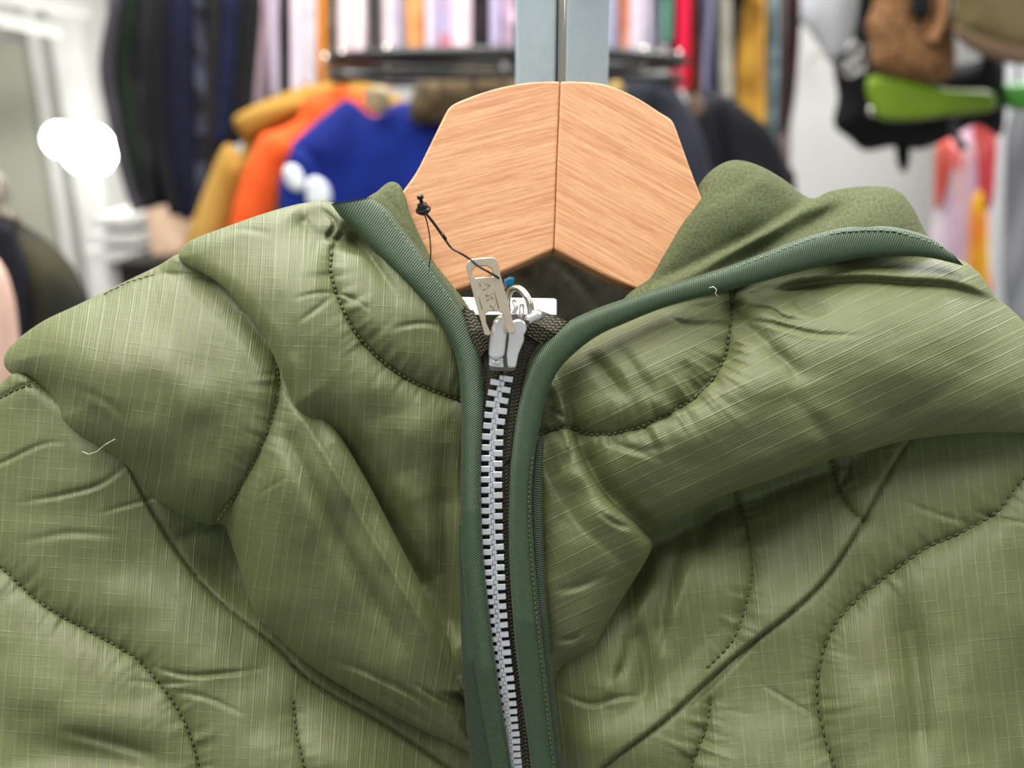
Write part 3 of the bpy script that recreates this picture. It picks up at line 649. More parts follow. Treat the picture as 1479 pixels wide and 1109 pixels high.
# ---- zip fastener
def zc(y): return float(np.interp(y, [440, 540, 580, 620, 660, 700, 760, 800, 850, 900, 950, 1000, 1050, 1109, 1200], [740, 727, 718, 712.5, 710.5, 710, 711, 713, 715, 718.5, 724, 730, 735, 740, 747]))
def zh(y): return float(np.interp(y, [440, 540, 700, 850, 1000, 1109, 1200], [8, 8, 7.5, 5.5, 1, -5, -12]))
zyl = list(range(545, 1170, 60))
tl = ribbon('zipper_tape', [(722, 490), (727, 535)] + [(zc(y) - 1, y) for y in zyl], [(668, 440), (690, 500)] + [(zc(y) - 26, y) for y in zyl], lambda x, y: zh(y) - 2.0, WEA, jk, bulge=0.5, nt=150, thick=0.6)
tr = ribbon('zipper_tape', [(745, 480), (734, 535)] + [(zc(y) + 1, y) for y in zyl], [(826, 462), (775, 500), (757, 548), (zc(605) + 32, 605), (zc(660) + 28, 660)] + [(zc(y) + 26, y) for y in zyl[2:]], lambda x, y: zh(y) - 2.0, WEA, jk, bulge=0.5, nt=150, thick=0.6)
# rolled top end of the right tape
ribbon('tape_end', [(752, 478), (762, 462), (780, 448)], [(790, 500), (808, 486), (826, 466)], [(0, 6.5), (0.5, 8.6), (1, 6.5)], WEA, jk, bulge=2.0, nt=26, thick=2.0)
ribbon('tape_end', [(706, 500), (694, 470), (684, 448)], [(690, 520), (676, 476), (668, 446)], [(0, 6.5), (0.5, 8.2), (1, 6.5)], WEA, jk, bulge=1.6, nt=26, thick=2.0)
def tooth_mesh():
    import bmesh
    bm = bmesh.new()
    def blk(x0, x1, z0, z1, y0, y1, bev):
        r = bmesh.ops.create_cube(bm, size=1); vs = r['verts']
        for v in vs: v.co = Vector(((x0 + x1) / 2 + v.co.x * (x1 - x0), (y0 + y1) / 2 + v.co.y * (y1 - y0), (z0 + z1) / 2 + v.co.z * (z1 - z0)))
        ed = list({e for v in vs for e in v.link_edges})
        bmesh.ops.bevel(bm, geom=ed, offset=bev, segments=1, affect='EDGES')
    k = 0.195e-3
    blk(0.0 * k, 14.0 * k, -4.1 * k, 4.1 * k, -0.7e-3, 1.0e-3, 0.18e-3)    # body clamped on the tape
    blk(-6 * k, 3 * k, -3.3 * k, 3.3 * k, -0.35e-3, 0.9e-3, 0.2e-3)     # scoop reaching the other side
    me = bpy.data.meshes.new('zipper_tooth'); bm.to_mesh(me); bm.free(); me.materials.append(ALU); return me
TM = tooth_mesh()
def teeth(side, parent, y0):
    y = y0
    while y < 1150:
        pitch = float(np.interp(y, [540, 700, 800, 900, 1000, 1060, 1120], [15.6, 15.2, 14.6, 13.4, 11.9, 10.2, 8.6]))
        o = bpy.data.objects.new('zipper_tooth', TM); COL.objects.link(o); o.parent = parent; o.matrix_parent_inverse = parent.matrix_basis.inverted()
        p = Wn(zc(y) + side * 1.2, y, zh(y)); slope = (zc(y + 8) - zc(y - 8)) / 16; tilt = (zh(y + 12) - zh(y - 12)) / (24 * 0.195)
        sc = float(np.interp(y, [540, 1109], [1.04, 0.98]))
        o.location = p; o.rotation_euler = (-PITCH + math.atan(tilt), -math.atan(slope) * 0.9 + random.uniform(-.03, .03), 0)
        o.scale = (side * sc * random.uniform(.96, 1.04), sc, sc * (1 if y < 950 else 0.95))
        y += pitch
teeth(-1, tl, 553.5); teeth(1, tr, 546)

# ---- slider with pull
sl = plate('zipper_slider', [(707, 536), (705, 500), (709, 474), (720, 458), (744, 452), (757, 464), (758, 480), (753, 498), (746, 518), (744, 536)], [], 8.2, 2.2, simple('shaded_silver_metal', (120, 118, 112), 0.35, 1.0), jk, 0.0004)  # base plate coloured darker, standing for shade between bridge and arm
def block(name, outline, h, th, mat, parent, bev):
    return plate(name, outline, [], h, th, mat, parent, bev)
block('slider_bridge', [(722, 454), (728, 457), (732, 466), (732, 484), (729, 512), (724, 520), (709, 520), (706, 512), (708, 484), (713, 464)], 11.8, 2.6, SIL, sl, 0.0009)
block('slider_nose', [(707, 514), (727, 517), (728, 531), (706, 529)], 12.0, 0.9, SIL, sl, 0.0004)
block('slider_nose', [(711, 519), (722, 521), (722, 527), (711, 526)], 12.6, 0.9, SIL, sl, 0.0005)
arm = [(748 + 13 * math.cos(a_), 474 + 13 * math.sin(a_)) for a_ in np.linspace(-PI * 0.95, PI * 0.25, 12)]
block('slider_arm', arm + [(757, 492), (749, 512), (745, 532), (733, 531), (731, 512), (734, 492)], 12.0, 1.6, SIL, sl, 0.0006)
# second pull standing behind: a thick ring seen at an angle
ringp = [W(748 + 17 * math.cos(t) * 1.0 + 4 * math.sin(t), 446 + 30 * math.sin(t), 0.2335 - 0.003 * math.cos(t)) for t in np.linspace(PI * 0.95, PI * 2.45, 26)]
tube('back_pull_ring', ringp, 0.00072, CHR, sl, 12)
tube('back_pull_ring', [p + Vector((0.0005, 0.0022, -0.0003)) for p in ringp], 0.0008, CHR, sl, 12)
tube('back_pull_link', [W(742, 434, .2335), W(746, 444, .232), W(741, 455, .2325), W(746, 464, .232)], 0.0006, SIL, sl)
tube('back_pull_link', [W(754, 440, .234), W(753, 455, .233), W(752, 468, .233)], 0.0007, SIL, sl)
ts = tube('top_stop', [W(763, 461, 0.2315), W(764.5, 461.5, 0.2312), W(777, 455.5, 0.2312), W(778.5, 455, 0.2315)], 0.00165, SIL, tr, 20)
TAB = [(673, 384), (676, 378), (682, 374.5), (698, 373), (712, 372), (717, 375), (720, 382), (724, 402), (735, 440), (744, 478), (741, 482), (733, 481), (730, 466), (726, 453), (720, 450), (706, 450), (701, 453), (702, 466), (709, 481), (706, 485), (700, 484), (694, 462), (687, 438), (679, 408)]
HOLE = [(683, 399), (682, 392), (686, 387), (694, 385), (704, 385), (710, 389), (713, 398), (712, 400), (700, 400.5), (687, 402)]
pt = plate('pull_tab', TAB, [HOLE], 15.5, 1.1, BEI, sl, 0.00022, htilt=lambda x, y: (y - 480) * -0.012)
hb = lambda x, y: 15.5 + 1.1 + (y - 480) * -0.012 + 0.02
gx = lambda zx, zy: (640 + zx / 5.544, 360 + zy / 5.544)
def strokes(name, segs, r, mat):
    P = []
    for s_ in segs:
        q = [gx(*p) for p in s_]; P.append([Wn(x, y, hb(x, y)) for x, y in cat_rom(q, 1)])
    V, F = tube_mesh(P, r, 6); return link(name, V, F, mat, sl)
tag(strokes('engraved_mark', [[(325, 262), (374, 292)], [(316, 330), (365, 298)], [(340, 342), (346, 376)], [(346, 376), (392, 352)], [(366, 362), (398, 398)], [(346, 410), (392, 378)],
                              [(372, 432), (385, 462)], [(385, 462), (412, 440)], [(398, 452), (404, 490)], [(272, 332), (312, 480)], [(388, 256), (446, 476)], [(285, 255), (300, 300)]], 0.00013, ENG), 'letters and lines engraved in the tab')
# small loose thread on the binding, fine hair on the hood
LTH = simple('pale_loose_thread', (196, 204, 170), 0.6)
tube('loose_thread', [Wn(x, y, h) for x, y, h in [(1024, 416, 9.5), (1030, 414, 10), (1035, 418, 10.2), (1033, 424, 10.2), (1037, 428, 9.5)]], 0.00012, LTH, jk, 6)
tube('loose_thread', [Wn(x, y, h) for x, y, h in [(119, 652, 13), (128, 656, 14), (140, 652, 15.5), (152, 642, 17), (166, 634, 18.5)]], 0.00009, LTH, jk, 6)

# ------------------------------------------------------------------ security cord on the pull
ct = empty('tag_cord', W(610, 300, 0.225), 'thin black looped cord with snap lock threaded through the silver zip pull', 'cord')
DC = 0.2235
tube('cord', cat_rom([W(613, 306, DC), W(624, 318, DC), W(640, 340, DC), W(651, 357, DC), W(664, 365, DC - .001), W(677, 373, .2225), W(692, 385, .2218), W(706, 393, .2215), W(718, 400, .222), W(727, 408, .226), W(731, 416, .232)], 4), 0.0003, BLK, ct)
tube('cord', cat_rom([W(614, 307, DC), W(628, 325, DC), W(642, 345, DC), W(650, 356, DC)], 4), 0.0003, BLK, ct)
tube('cord', cat_rom([W(612, 306, DC), W(617, 322, DC + .001), W(621, 345, .225), W(622, 370, .2262), W(618, 392, .240)], 4), 0.00018, BLK, ct)
tube('cord', [W(638, 336, DC), W(641, 341, DC), W(644, 346, DC)], 0.00042, BLK, ct)
def lathe(name, prof, base, axis, mat, parent, n=24):
    ax = Vector(axis).normalized(); u = ax.cross(Vector((0, 1, 0.1))).normalized(); v = ax.cross(u); V = []; F = []
    for (t, r) in prof:
        for k in range(n):
            an = 2 * PI * k / n; V.append(base + ax * t + u * r * math.cos(an) + v * r * math.sin(an))
    m = len(prof)
    for i in range(m - 1):
        for k in range(n):
            F.append((i * n + k, i * n + (k + 1) % n, (i + 1) * n + (k + 1) % n, (i + 1) * n + k))
    F.append(tuple(range(n))[::-1]); F.append(tuple(range((m - 1) * n, m * n))); return link(name, V, F, mat, parent)
k = DC / FPX
base = W(613, 310, DC)
lathe('snap_lock', [(-1 * k, 2 * k), (1 * k, 5 * k), (3 * k, 8 * k), (6 * k, 11 * k), (8 * k, 11.4 * k), (10 * k, 10.6 * k), (11 * k, 7.5 * k), (13 * k, 7.8 * k), (17 * k, 6.8 * k), (18 * k, 3 * k), (24 * k, 2.6 * k), (26 * k, 4.8 * k), (29 * k, 4.9 * k), (31 * k, 3.4 * k)],
      base, (-0.16, -0.35, 1), BLK, ct)

# ------------------------------------------------------------------ wooden hanger
hg = empty('wooden_coat_hanger', W(805, 250, 0.262), 'light wooden coat hanger with mitred grain and chrome hook inside the olive jacket', 'hanger')
DH = 0.2535
LH = [(806, 135), (785, 135), (757, 137), (725, 143), (697, 151), (668, 162), (655, 169), (648, 178), (640, 194), (622, 231), (606, 262), (586, 290), (560, 325), (500, 372), (400, 440), (250, 520), (130, 590), (110, 612), (122, 628), (180, 610), (330, 545), (500, 480), (600, 446), (662, 424), (720, 402), (797, 368), (799, 320), (801, 250)]
RH = [(806.6, 135), (830, 135), (865, 138), (893, 148), (917, 160), (945, 178), (958, 186), (964, 194), (971, 212), (983, 246), (996, 280), (1012, 312), (1060, 360), (1180, 430), (1330, 510), (1450, 580), (1470, 600), (1460, 618), (1400, 605), (1240, 545), (1080, 482), (980, 446), (905, 420), (870, 405), (840, 390), (797.6, 368), (799.6, 320), (801.6, 250)]
def half(outline, name, mat):
    pl = cat_rom(outline[:26], 3)[:]
    pl = [tuple(p) for p in pl] + [tuple(p) for p in outline[26:]]
    th = 11.0
    def hh(x, y): return -max(0.0, abs(x - 800) - 160) * 0.045
    from mathutils.geometry import delaunay_2d_cdt
    return plate(name, pl, [], (REF - DH) * 1000 - th, th, mat, hg, 0.0007)
half(LH, 'hanger_arm', wood('beech_grain_left', -14))
half(RH, 'hanger_arm', wood('beech_grain_right', 29))
tube('hanger_hook', cat_rom([W(811, 150, 0.262), W(811, 134, 0.262), W(812, 60, 0.262), W(812.5, 0, 0.262), W(813, -120, 0.262), W(822, -190, 0.262), W(850, -215, 0.262), W(880, -190, 0.262)], 6), 0.00125, CHR, hg, 14)
ferr = lathe('hook_ferrule', [(0, 0.0022), (0.0005, 0.0025), (0.0014, 0.0025), (0.0018, 0.0016)], W(811, 136, 0.262), (0, 0, 1), CHR, hg)

# ------------------------------------------------------------------ post the hanger hangs from
PY = CAM[1] + 0.335
po = empty('steel_post', Vector((W(812, 0, 0.312).x, PY, 0)), 'pale grey steel twin post standing behind the wooden hanger', 'post')
for (xa, xb) in ((745, 803), (815, 880)):
    p0, p1 = G(xa, 70, 0.335), G(xb, 70, 0.335)
    box('post_upright', (p0.x, PY, 0.0), (p1.x, PY + 0.016, 1.62), GAL, po, 0.0012)
p0, p1 = G(747, 70, 0.338), G(878, 70, 0.338)
box('post_back', (p0.x, PY + 0.013, 0.02), (p1.x, PY + 0.017, 1.6), BLKM, po)
box('base_plate', (p0.x - 0.06, PY - 0.05, 0), (p1.x + 0.06, PY + 0.09, 0.012), GAL, po, 0.002)
hk = W(850, -196, 0.262)
box('hanging_arm', (hk.x - 0.006, hk.y - 0.012, hk.z - 0.012), (hk.x + 0.006, PY, hk.z - 0.002), GAL, po, 0.001)

# ------------------------------------------------------------------ garments on rails behind
def hang(name, rows, Y, depth, mat, label, cat, group=None, ripple=0.05, seed=0, rail_z=None, nseg=36, folds=5):
    """garment seen edge-on: rows of (py, left px, right px) on the upright plane Y, running back for its width"""
    R_ = cat_rom(rows, 5); V = []; F = []; rs = np.random.RandomState(seed + 11); ph = rs.rand(4) * 6
    m = len(R_)
    for i, (py, xl, xr) in enumerate(R_):
        a, b = G(xl, py, Y), G(xr, py, Y); hw = max(0.004, (b.x - a.x) / 2); cx = (a.x + b.x) / 2
        sh = min(1.0, 0.35 + 0.65 * (i / (m * 0.2))) if i < m * 0.2 else 1.0
        endr = 1.0 if i < m - 2 else (0.93 if i == m - 2 else 0.8)
        for k in range(nseg):
            an = 2 * PI * k / nseg; c, s = math.cos(an), math.sin(an)
            ex = math.copysign(abs(c) ** 0.7, c) * hw * endr; ey = math.copysign(abs(s) ** 0.8, s) * depth / 2 * sh
            rp = 1 + ripple * math.sin(folds * an + ph[0] + i * 0.07) + ripple * 0.6 * math.sin((folds + 4) * an + ph[1] + i * 0.11)
            V.append((cx + ex * rp, CAM[1] + Y + depth / 2 + ey * rp - 0.0, a.z))
    for i in range(m - 1):
        for k in range(nseg):
            k2 = (k + 1) % nseg; F.append((i * nseg + k, (i + 1) * nseg + k, (i + 1) * nseg + k2, i * nseg + k2))
    F.append(tuple(range(nseg))); F.append(tuple(reversed(range((m - 1) * nseg, m * nseg))))
    o = link(name, V, F, mat); tag(o, label, cat, group)
    if rail_z:
        t = G((rows[0][1] + rows[0][2]) / 2, rows[0][0], Y); yc = CAM[1] + Y + depth / 2; z0 = t.z - 0.01
        r = 0.018
        pts = [Vector((t.x, yc, z0)), Vector((t.x, yc, rail_z - 0.02))] + [Vector((t.x, yc - r * math.cos(q), rail_z + r * math.sin(q))) for q in np.linspace(0.2, PI * 0.95, 7)][::-1]
        tube('hanger_hook', pts, 0.002, CHR, o, 6)
    return o
YL = 1.62
def z_of(py, Y): return G(0, py, Y).z
zr1 = z_of(-70, YL + 0.06) + 0.03
MATS = {}
def C(c1, c2=None, kind='plain', scale=30):
    key = (c1, c2, kind, scale)
    if key not in MATS: MATS[key] = cloth('cloth_' + '_'.join(str(v) for v in c1), c1, c2, kind, scale)
    return MATS[key]
gD = 'dark garments hanging on the left rail'
dark = [
 ([(-70, 158, 172), (0, 150, 176), (90, 134, 166), (160, 144, 172), (240, 162, 188), (306, 182, 204)], (56, 53, 60), None, 'charcoal long coat, outermost on the left rail', 'coat'),
 ([(-70, 172, 198), (0, 168, 200), (100, 152, 192), (200, 166, 202), (292, 180, 206)], (16, 28, 18), (24, 38, 24), 'very dark green coat second from the left on the dark rail', 'coat'),
 ([(-70, 196, 226), (0, 194, 228), (120, 180, 218), (220, 188, 220), (300, 198, 226)], (22, 22, 24), (36, 36, 38), 'soft black fleece coat beside the dark green coat', 'coat'),
 ([(-70, 218, 242), (0, 216, 246), (120, 206, 240), (230, 216, 246), (312, 240, 262)], (16, 16, 20), None, 'plain black jacket left of the navy jacket', 'jacket'),
 ([(-70, 236, 270), (0, 232, 276), (150, 226, 280), (250, 236, 284), (318, 256, 276)], (14, 15, 36), (20, 22, 48), 'deep navy jacket in the middle of the left rail', 'jacket'),
 ([(-70, 272, 292), (0, 270, 296), (150, 272, 300), (240, 274, 300), (300, 272, 292)], (20, 20, 26), (70, 74, 90), 'black jacket with faint grey print hanging right of the navy one', 'jacket'),
 ([(-70, 292, 316), (0, 290, 322), (120, 284, 318), (220, 282, 312), (286, 276, 300)], (30, 26, 28), None, 'dark brown jacket between black jacket and blue sleeve', 'jacket'),
 ([(-70, 312, 336), (0, 312, 346), (80, 308, 342), (150, 306, 336), (212, 304, 326)], (16, 24, 52), (24, 34, 64), 'mid navy sweatshirt near the right end of the left rail', 'sweatshirt'),
 ([(-70, 334, 352), (0, 334, 358), (80, 326, 352), (150, 322, 346), (206, 318, 340)], (14, 14, 16), None, 'black shirt beside the dusty mauve one', 'shirt'),
]
for i, (rows, c1, c2, lab, ct_) in enumerate(dark):
    hang('hanging_' + ct_, rows, YL + 0.01 * i, 0.12, C(c1, c2, 'blotch' if c2 else 'plain', 18), lab, ct_, gD, 0.05, i, zr1)
YM = 2.05
zr2 = z_of(-80, YM + 0.08) + 0.03
gM = 'tops hanging on the long back rail'
tops = [
 (352, 384, 168, (172, 148, 158), (190, 168, 176), 'dusty mauve blouse at the left end of the back rail', 'blouse', -12),
 (384, 402, 140, (190, 176, 192), (212, 200, 214), 'pale lilac grey blouse next to the mauve blouse', 'blouse', 3),
 (401, 416, 150, (20, 20, 22), None, 'narrow black tee left of the long white tee', 't-shirt', 0),
 (416, 436, 136, (232, 208, 222), (246, 228, 238), 'long pinkish white tee reaching down beside the black tee', 't-shirt', 0),
 (436, 456, 124, (206, 200, 206), (226, 216, 224), 'light grey tee left of the orange tee', 't-shirt', 0),
 (456, 473, 118, (240, 142, 40), (250, 160, 60), 'bright orange tee on the back rail', 't-shirt', 0),
 (473, 484, 112, (60, 62, 60), (110, 116, 110), 'slim grey green tee right of the orange tee', 't-shirt', 0),
 (484, 506, 92, (240, 206, 208), (250, 226, 226), 'blush pink tee left of the white pair', 't-shirt', 0),
 (506, 532, 88, (244, 222, 228), (252, 238, 240), 'very pale pink tee with soft folds', 't-shirt', 0),
 (532, 548, 96, (52, 50, 54), (120, 116, 120), 'dark grey patterned tee between two pale tees', 't-shirt', 0),
 (548, 572, 84, (238, 218, 224), (250, 234, 236), 'off-white tee right of the dark patterned tee', 't-shirt', 0),
 (572, 584, 84, (118, 146, 196), (216, 216, 230), 'pale blue striped tee on the back rail', 't-shirt', 0),
 (584, 612, 84, (214, 134, 74), (236, 170, 110), 'burnt orange patterned tee on the back rail', 't-shirt', 0),
 (612, 634, 82, (202, 196, 226), (236, 226, 240), 'lilac tee beside the burnt orange one', 't-shirt', 0),
 (634, 650, 82, (226, 120, 138), (196, 190, 220), 'pink and red printed tee beside the lilac one', 't-shirt', 0),
 (650, 682, 80, (240, 208, 222), (250, 230, 238), 'wide pale pink tee left of the black tee', 't-shirt', 0),
 (682, 706, 78, (54, 42, 48), (30, 26, 30), 'dark plum tee with folds', 't-shirt', 0),
 (706, 726, 70, (116, 126, 190), (214, 200, 232), 'periwinkle printed tee left of the steel post', 't-shirt', 0),
 (726, 748, 72, (58, 48, 60), (220, 190, 210), 'dark tee with pale print touching the steel post', 't-shirt', 0),
 (878, 894, 92, (104, 112, 160), (200, 190, 210), 'muted blue tee right of the steel post', 't-shirt', 0),
 (894, 912, 90, (232, 140, 96), (244, 178, 150), 'salmon orange tee on the right part of the back rail', 't-shirt', 0),
 (912, 928, 88, (240, 232, 234), (226, 212, 226), 'white tee right of the salmon tee', 't-shirt', 0),
 (928, 944, 88, (216, 204, 224), (200, 190, 206), 'pale lavender tee on the right part of the back rail', 't-shirt', 0),
 (944, 958, 90, (112, 114, 126), (150, 150, 160), 'slate grey tee left of the mint top', 't-shirt', 0),
 (958, 974, 60, (120, 164, 152), (64, 120, 92), 'mint green blouse left of the red shirt', 'blouse', 0),
 (976, 1002, 128, (222, 10, 52), (240, 40, 80), 'vivid red shirt on the back rail', 'shirt', 0),
 (1002, 1014, 140, (84, 48, 30), (110, 66, 40), 'thin brown shirt right of the red shirt', 'shirt', 0),
 (1014, 1038, 134, (46, 50, 82), (150, 146, 170), 'navy printed shirt right of the brown shirt', 'shirt', 0),
 (1038, 1062, 142, (186, 182, 168), (160, 156, 142), 'stone beige shirt on the back rail', 'shirt', 4),
 (1062, 1084, 158, (46, 48, 44), (70, 72, 66), 'dark olive grey shirt right of the beige one', 'shirt', 3),
 (1108, 1128, 214, (88, 108, 116), (130, 150, 156), 'faded teal shirt behind the mustard one', 'shirt', -3),
 (1126, 1140, 196, (70, 58, 60), (100, 84, 86), 'grey brown shirt near the right end of the rail', 'shirt', -4),
 (1138, 1160, 190, (62, 34, 40), (40, 24, 30), 'dark maroon shirt at the right end of the rail', 'shirt', -14),
]
for i, (x0, x1, yb, c1, c2, lab, ct_, lean) in enumerate(tops):
    g_ = 0.8
    rows = [(-80, x0 + 4 - lean * 0.4, x1 - 4 - lean * 0.4), (-30, x0 - g_ - lean * 0.2, x1 + g_ - lean * 0.2), (yb * 0.35, x0 - g_, x1 + g_), (yb * 0.75, x0 - g_ + lean * 0.5, x1 + g_ + lean * 0.5), (yb, x0 + 1 + lean, x1 - 1 + lean)]
    kd = 'stripe' if c2 and i % 2 else ('blotch' if c2 else 'plain')
    o = hang('hanging_' + ct_.replace('t-shirt', 'tee'), rows, YM + (i % 3) * 0.012, 0.14, C(c1, c2, kd, 70 if kd == 'stripe' else 22), lab, ct_, gM, 0.06, 30 + i, zr2, 28, 6)
hang('hanging_shirt', [(-80, 1086, 1104), (0, 1082, 1112), (60, 1076, 1112), (120, 1072, 1114), (170, 1078, 1112), (202, 1092, 1108)], YM - 0.03, 0.14, C((190, 144, 56), (150, 108, 40), 'blotch', 10), 'mustard yellow corduroy shirt hanging low on the right of the back rail', 'shirt', gM, 0.05, 80, zr2)
hang('hanging_dress', [(20, 1130, 1142), (100, 1128, 1148), (180, 1126, 1148), (240, 1128, 1146), (268, 1132, 1144)], YM + 0.5, 0.3, C((168, 150, 148), (120, 104, 104), 'stripe', 60), 'taupe dress with long hem behind the maroon shirt', 'dress', None, 0.05, 81, z_of(-40, YM + .65))
hang('hanging_trousers', [(150, 198, 212), (215, 200, 222), (270, 200, 232), (330, 204, 246), (374, 206, 262)], 2.1, 0.25, C((240, 208, 180), (226, 190, 160)), 'peach trousers hanging below the dark coats', 'trousers', None, 0.05, 82, z_of(90, 2.3))
def rail(name, xa, xb, y, z, label):
    r = empty(name, ((xa + xb) / 2, y, z), label, 'clothes rail')
    tube('rail_bar', [(xa, y, z), (xb, y, z)], 0.0125, CHR, r, 14)
    for x in (xa + 0.02, xb - 0.02):
        tube('ceiling_rod', [(x, y, z), (x, y, 2.5)], 0.008, CHR, r, 12)
    return r
ya = CAM[1] + YL + 0.10
rail('clothes_rail', G(60, 0, YL).x - 0.12, G(370, 0, YL).x, ya, zr1, 'chrome clothes rail carrying the dark coats on the left')
rail('clothes_rail', G(330, 0, YM).x - 0.05, G(1180, 0, YM).x + 0.02, CAM[1] + YM + 0.08, zr2, 'long chrome clothes rail carrying the coloured tops')
tt = G(1135, 20, YM + .5); rail('clothes_rail', tt.x - 0.3, tt.x + 0.14, tt.y + 0.15, z_of(-40, YM + .65), 'short chrome rail at the back carrying the taupe dress')
tt = G(205, 150, 2.1); rail('clothes_rail', tt.x - 0.12, tt.x + 0.35, tt.y + 0.125, z_of(90, 2.3), 'low chrome rail carrying the peach trousers')

# ------------------------------------------------------------------ round rack with the bright jackets
YR = 1.5; rz = z_of(91, YR)
rc = G(733, 91, YR); RR = (G(985, 91, YR).x - rc.x) * 0.99
rr = empty('round_rack', (rc.x, rc.y, 0), 'black round clothes rack carrying the padded jackets in the middle distance', 'clothes rack')
ring = [Vector((rc.x + RR * math.cos(t), rc.y + RR * math.sin(t), rz)) for t in np.linspace(0, 2 * PI, 49)]
tube('ring_rail', ring, 0.009, BLKM, rr, 10)
tube('ring_rail', [Vector((p.x, p.y, p.z - 0.028)) for p in ring], 0.006, BLKM, rr, 8)
tube('centre_post', [(rc.x, rc.y, 0.03), (rc.x, rc.y, rz)], 0.016, BLKM, rr, 14)
for k in range(4):
    t = k * PI / 2 + 0.4
    tube('spoke', [(rc.x, rc.y, rz), (rc.x + RR * math.cos(t), rc.y + RR * math.sin(t), rz)], 0.006, BLKM, rr, 8)
    tube('foot', [(rc.x, rc.y, 0.03), (rc.x + 0.8 * RR * math.cos(t), rc.y + 0.8 * RR * math.sin(t), 0.02)], 0.012, BLKM, rr, 8)
def jacket(name, poly, Y, thick, mat, label, hx, parts=(), R=70, hf=None, cat='jacket', n=5):
    root = empty(name, G(hx, 400, Y), label, cat, 'jackets on the round rack')
    pillow('body', poly, Y, thick, mat, root, hf, 6, n, R)
    for (nm, pp, dY, th, mt, Rp) in parts: pillow(nm, pp, Y + dY, th, mt, root, None, 5, n, Rp)
    t = G(hx, 105, Y)
    tube('hanger_hook', [Vector((t.x, t.y, t.z - 0.05)), Vector((t.x, t.y, rz + 0.004))] + [Vector((t.x + 0.0, t.y + 0.018 - 0.018 * math.cos(q), rz + 0.004 + 0.018 * math.sin(q))) for q in np.linspace(0.3, PI, 6)], 0.002, CHR, root, 6)
    return root
OCH = C((160, 122, 50), (184, 144, 70), 'blotch', 8); ORA = C((236, 84, 28), (246, 100, 44)); ROY = C((12, 32, 112), (20, 46, 140), 'blotch', 6)
jacket('hanging_jacket', [(336, 175), (352, 160), (400, 138), (450, 122), (500, 118), (560, 130), (600, 180), (560, 330), (500, 440), (330, 450), (250, 440), (262, 370), (285, 300), (322, 225), (345, 228), (350, 200)], 1.56, 70,
       OCH, 'ochre padded jacket at the left of the round rack', 470,
       [('sleeve', [(322, 212), (345, 222), (358, 250), (340, 320), (320, 400), (300, 470), (240, 470), (255, 390), (285, 300)], -0.05, 60, OCH, 50),
        ('collar', [(338, 172), (360, 158), (430, 140), (520, 125), (520, 138), (450, 160), (400, 180), (360, 200), (345, 192)], -0.04, 30, OCH, 14)])
jacket('hanging_jacket', [(440, 142), (470, 130), (505, 128), (540, 150), (560, 240), (540, 440), (330, 440), (336, 320), (345, 280), (362, 230), (378, 195), (400, 188), (430, 172)], 1.47, 70,
       ORA, 'bright orange jacket between the ochre and the royal blue jackets', 495,
       [('sleeve', [(378, 200), (400, 190), (425, 210), (418, 260), (400, 330), (380, 440), (320, 440), (334, 320), (346, 272), (362, 228)], -0.05, 50, ORA, 40),
        ('hem_panel', [(402, 262), (425, 250), (440, 300), (430, 400), (395, 400), (398, 300)], -0.065, 30, C((24, 62, 58)), 20)])
WPR = C((220, 226, 240))
jacket('hanging_jacket', [(420, 212), (440, 190), (470, 165), (497, 145), (515, 150), (540, 168), (575, 148), (600, 150), (640, 165), (720, 190), (760, 300), (740, 460), (480, 460), (440, 330), (455, 280), (436, 240)], 1.36, 80,
       ROY, 'royal blue jacket with white patches and fur-trimmed hood', 560,
       [('hood', [(590, 160), (596, 135), (606, 118), (640, 104), (690, 98), (740, 104), (770, 120), (770, 175), (700, 180), (640, 178), (600, 178)], -0.04, 60, C((112, 94, 68), (66, 56, 42), 'blotch', 60), 40),
        ('collar', [(524, 136), (540, 124), (558, 126), (566, 140), (558, 158), (540, 164), (528, 155)], -0.03, 30, C((176, 158, 126)), 14),
        ('patch', [(410, 244), (424, 238), (436, 250), (440, 270), (428, 276), (414, 266)], -0.05, 14, WPR, 8),
        ('patch', [(444, 262), (458, 256), (474, 268), (478, 290), (462, 300), (444, 292)], -0.05, 14, WPR, 8),
        ('sleeve', [(424, 212), (450, 222), (470, 250), (500, 300), (500, 420), (420, 420), (410, 330), (404, 270), (412, 240)], -0.02, 46, ROY, 26)])
BK1 = C((40, 42, 52), (54, 56, 68), 'blotch', 8); BK2 = C((22, 22, 26), (34, 34, 40), 'blotch', 8)
jacket('hanging_jacket', [(884, 150), (892, 122), (915, 113), (960, 116), (985, 140), (1010, 190), (1050, 330), (1040, 460), (860, 460), (870, 260)], 1.38, 80,
       BK1, 'charcoal blue down jacket just right of the hanger', 930, [('sleeve', [(950, 130), (985, 142), (1010, 185), (1030, 260), (1050, 400), (990, 420), (975, 300), (955, 200)], -0.04, 50, BK1, 36),
        ('collar', [(880, 122), (896, 118), (902, 140), (892, 152), (880, 148)], -0.04, 20, C((170, 140, 80)), 10)])
jacket('hanging_jacket', [(985, 160), (1005, 138), (1040, 135), (1075, 160), (1110, 190), (1140, 240), (1150, 270), (1150, 460), (980, 460), (975, 250)], 1.5, 80,
       BK2, 'black jacket at the right end of the round rack', 968 + 12, [('sleeve', [(1040, 140), (1080, 160), (1120, 200), (1140, 262), (1130, 330), (1080, 320), (1050, 220)], -0.04, 50, BK2, 30),
        ('collar', [(990, 148), (1004, 136), (1018, 150), (1012, 170), (996, 168)], -0.03, 18, C((120, 100, 84)), 9)])
for (x0, y0) in ((505, 104), (540, 100), (930, 100), (960, 108)):
    pass

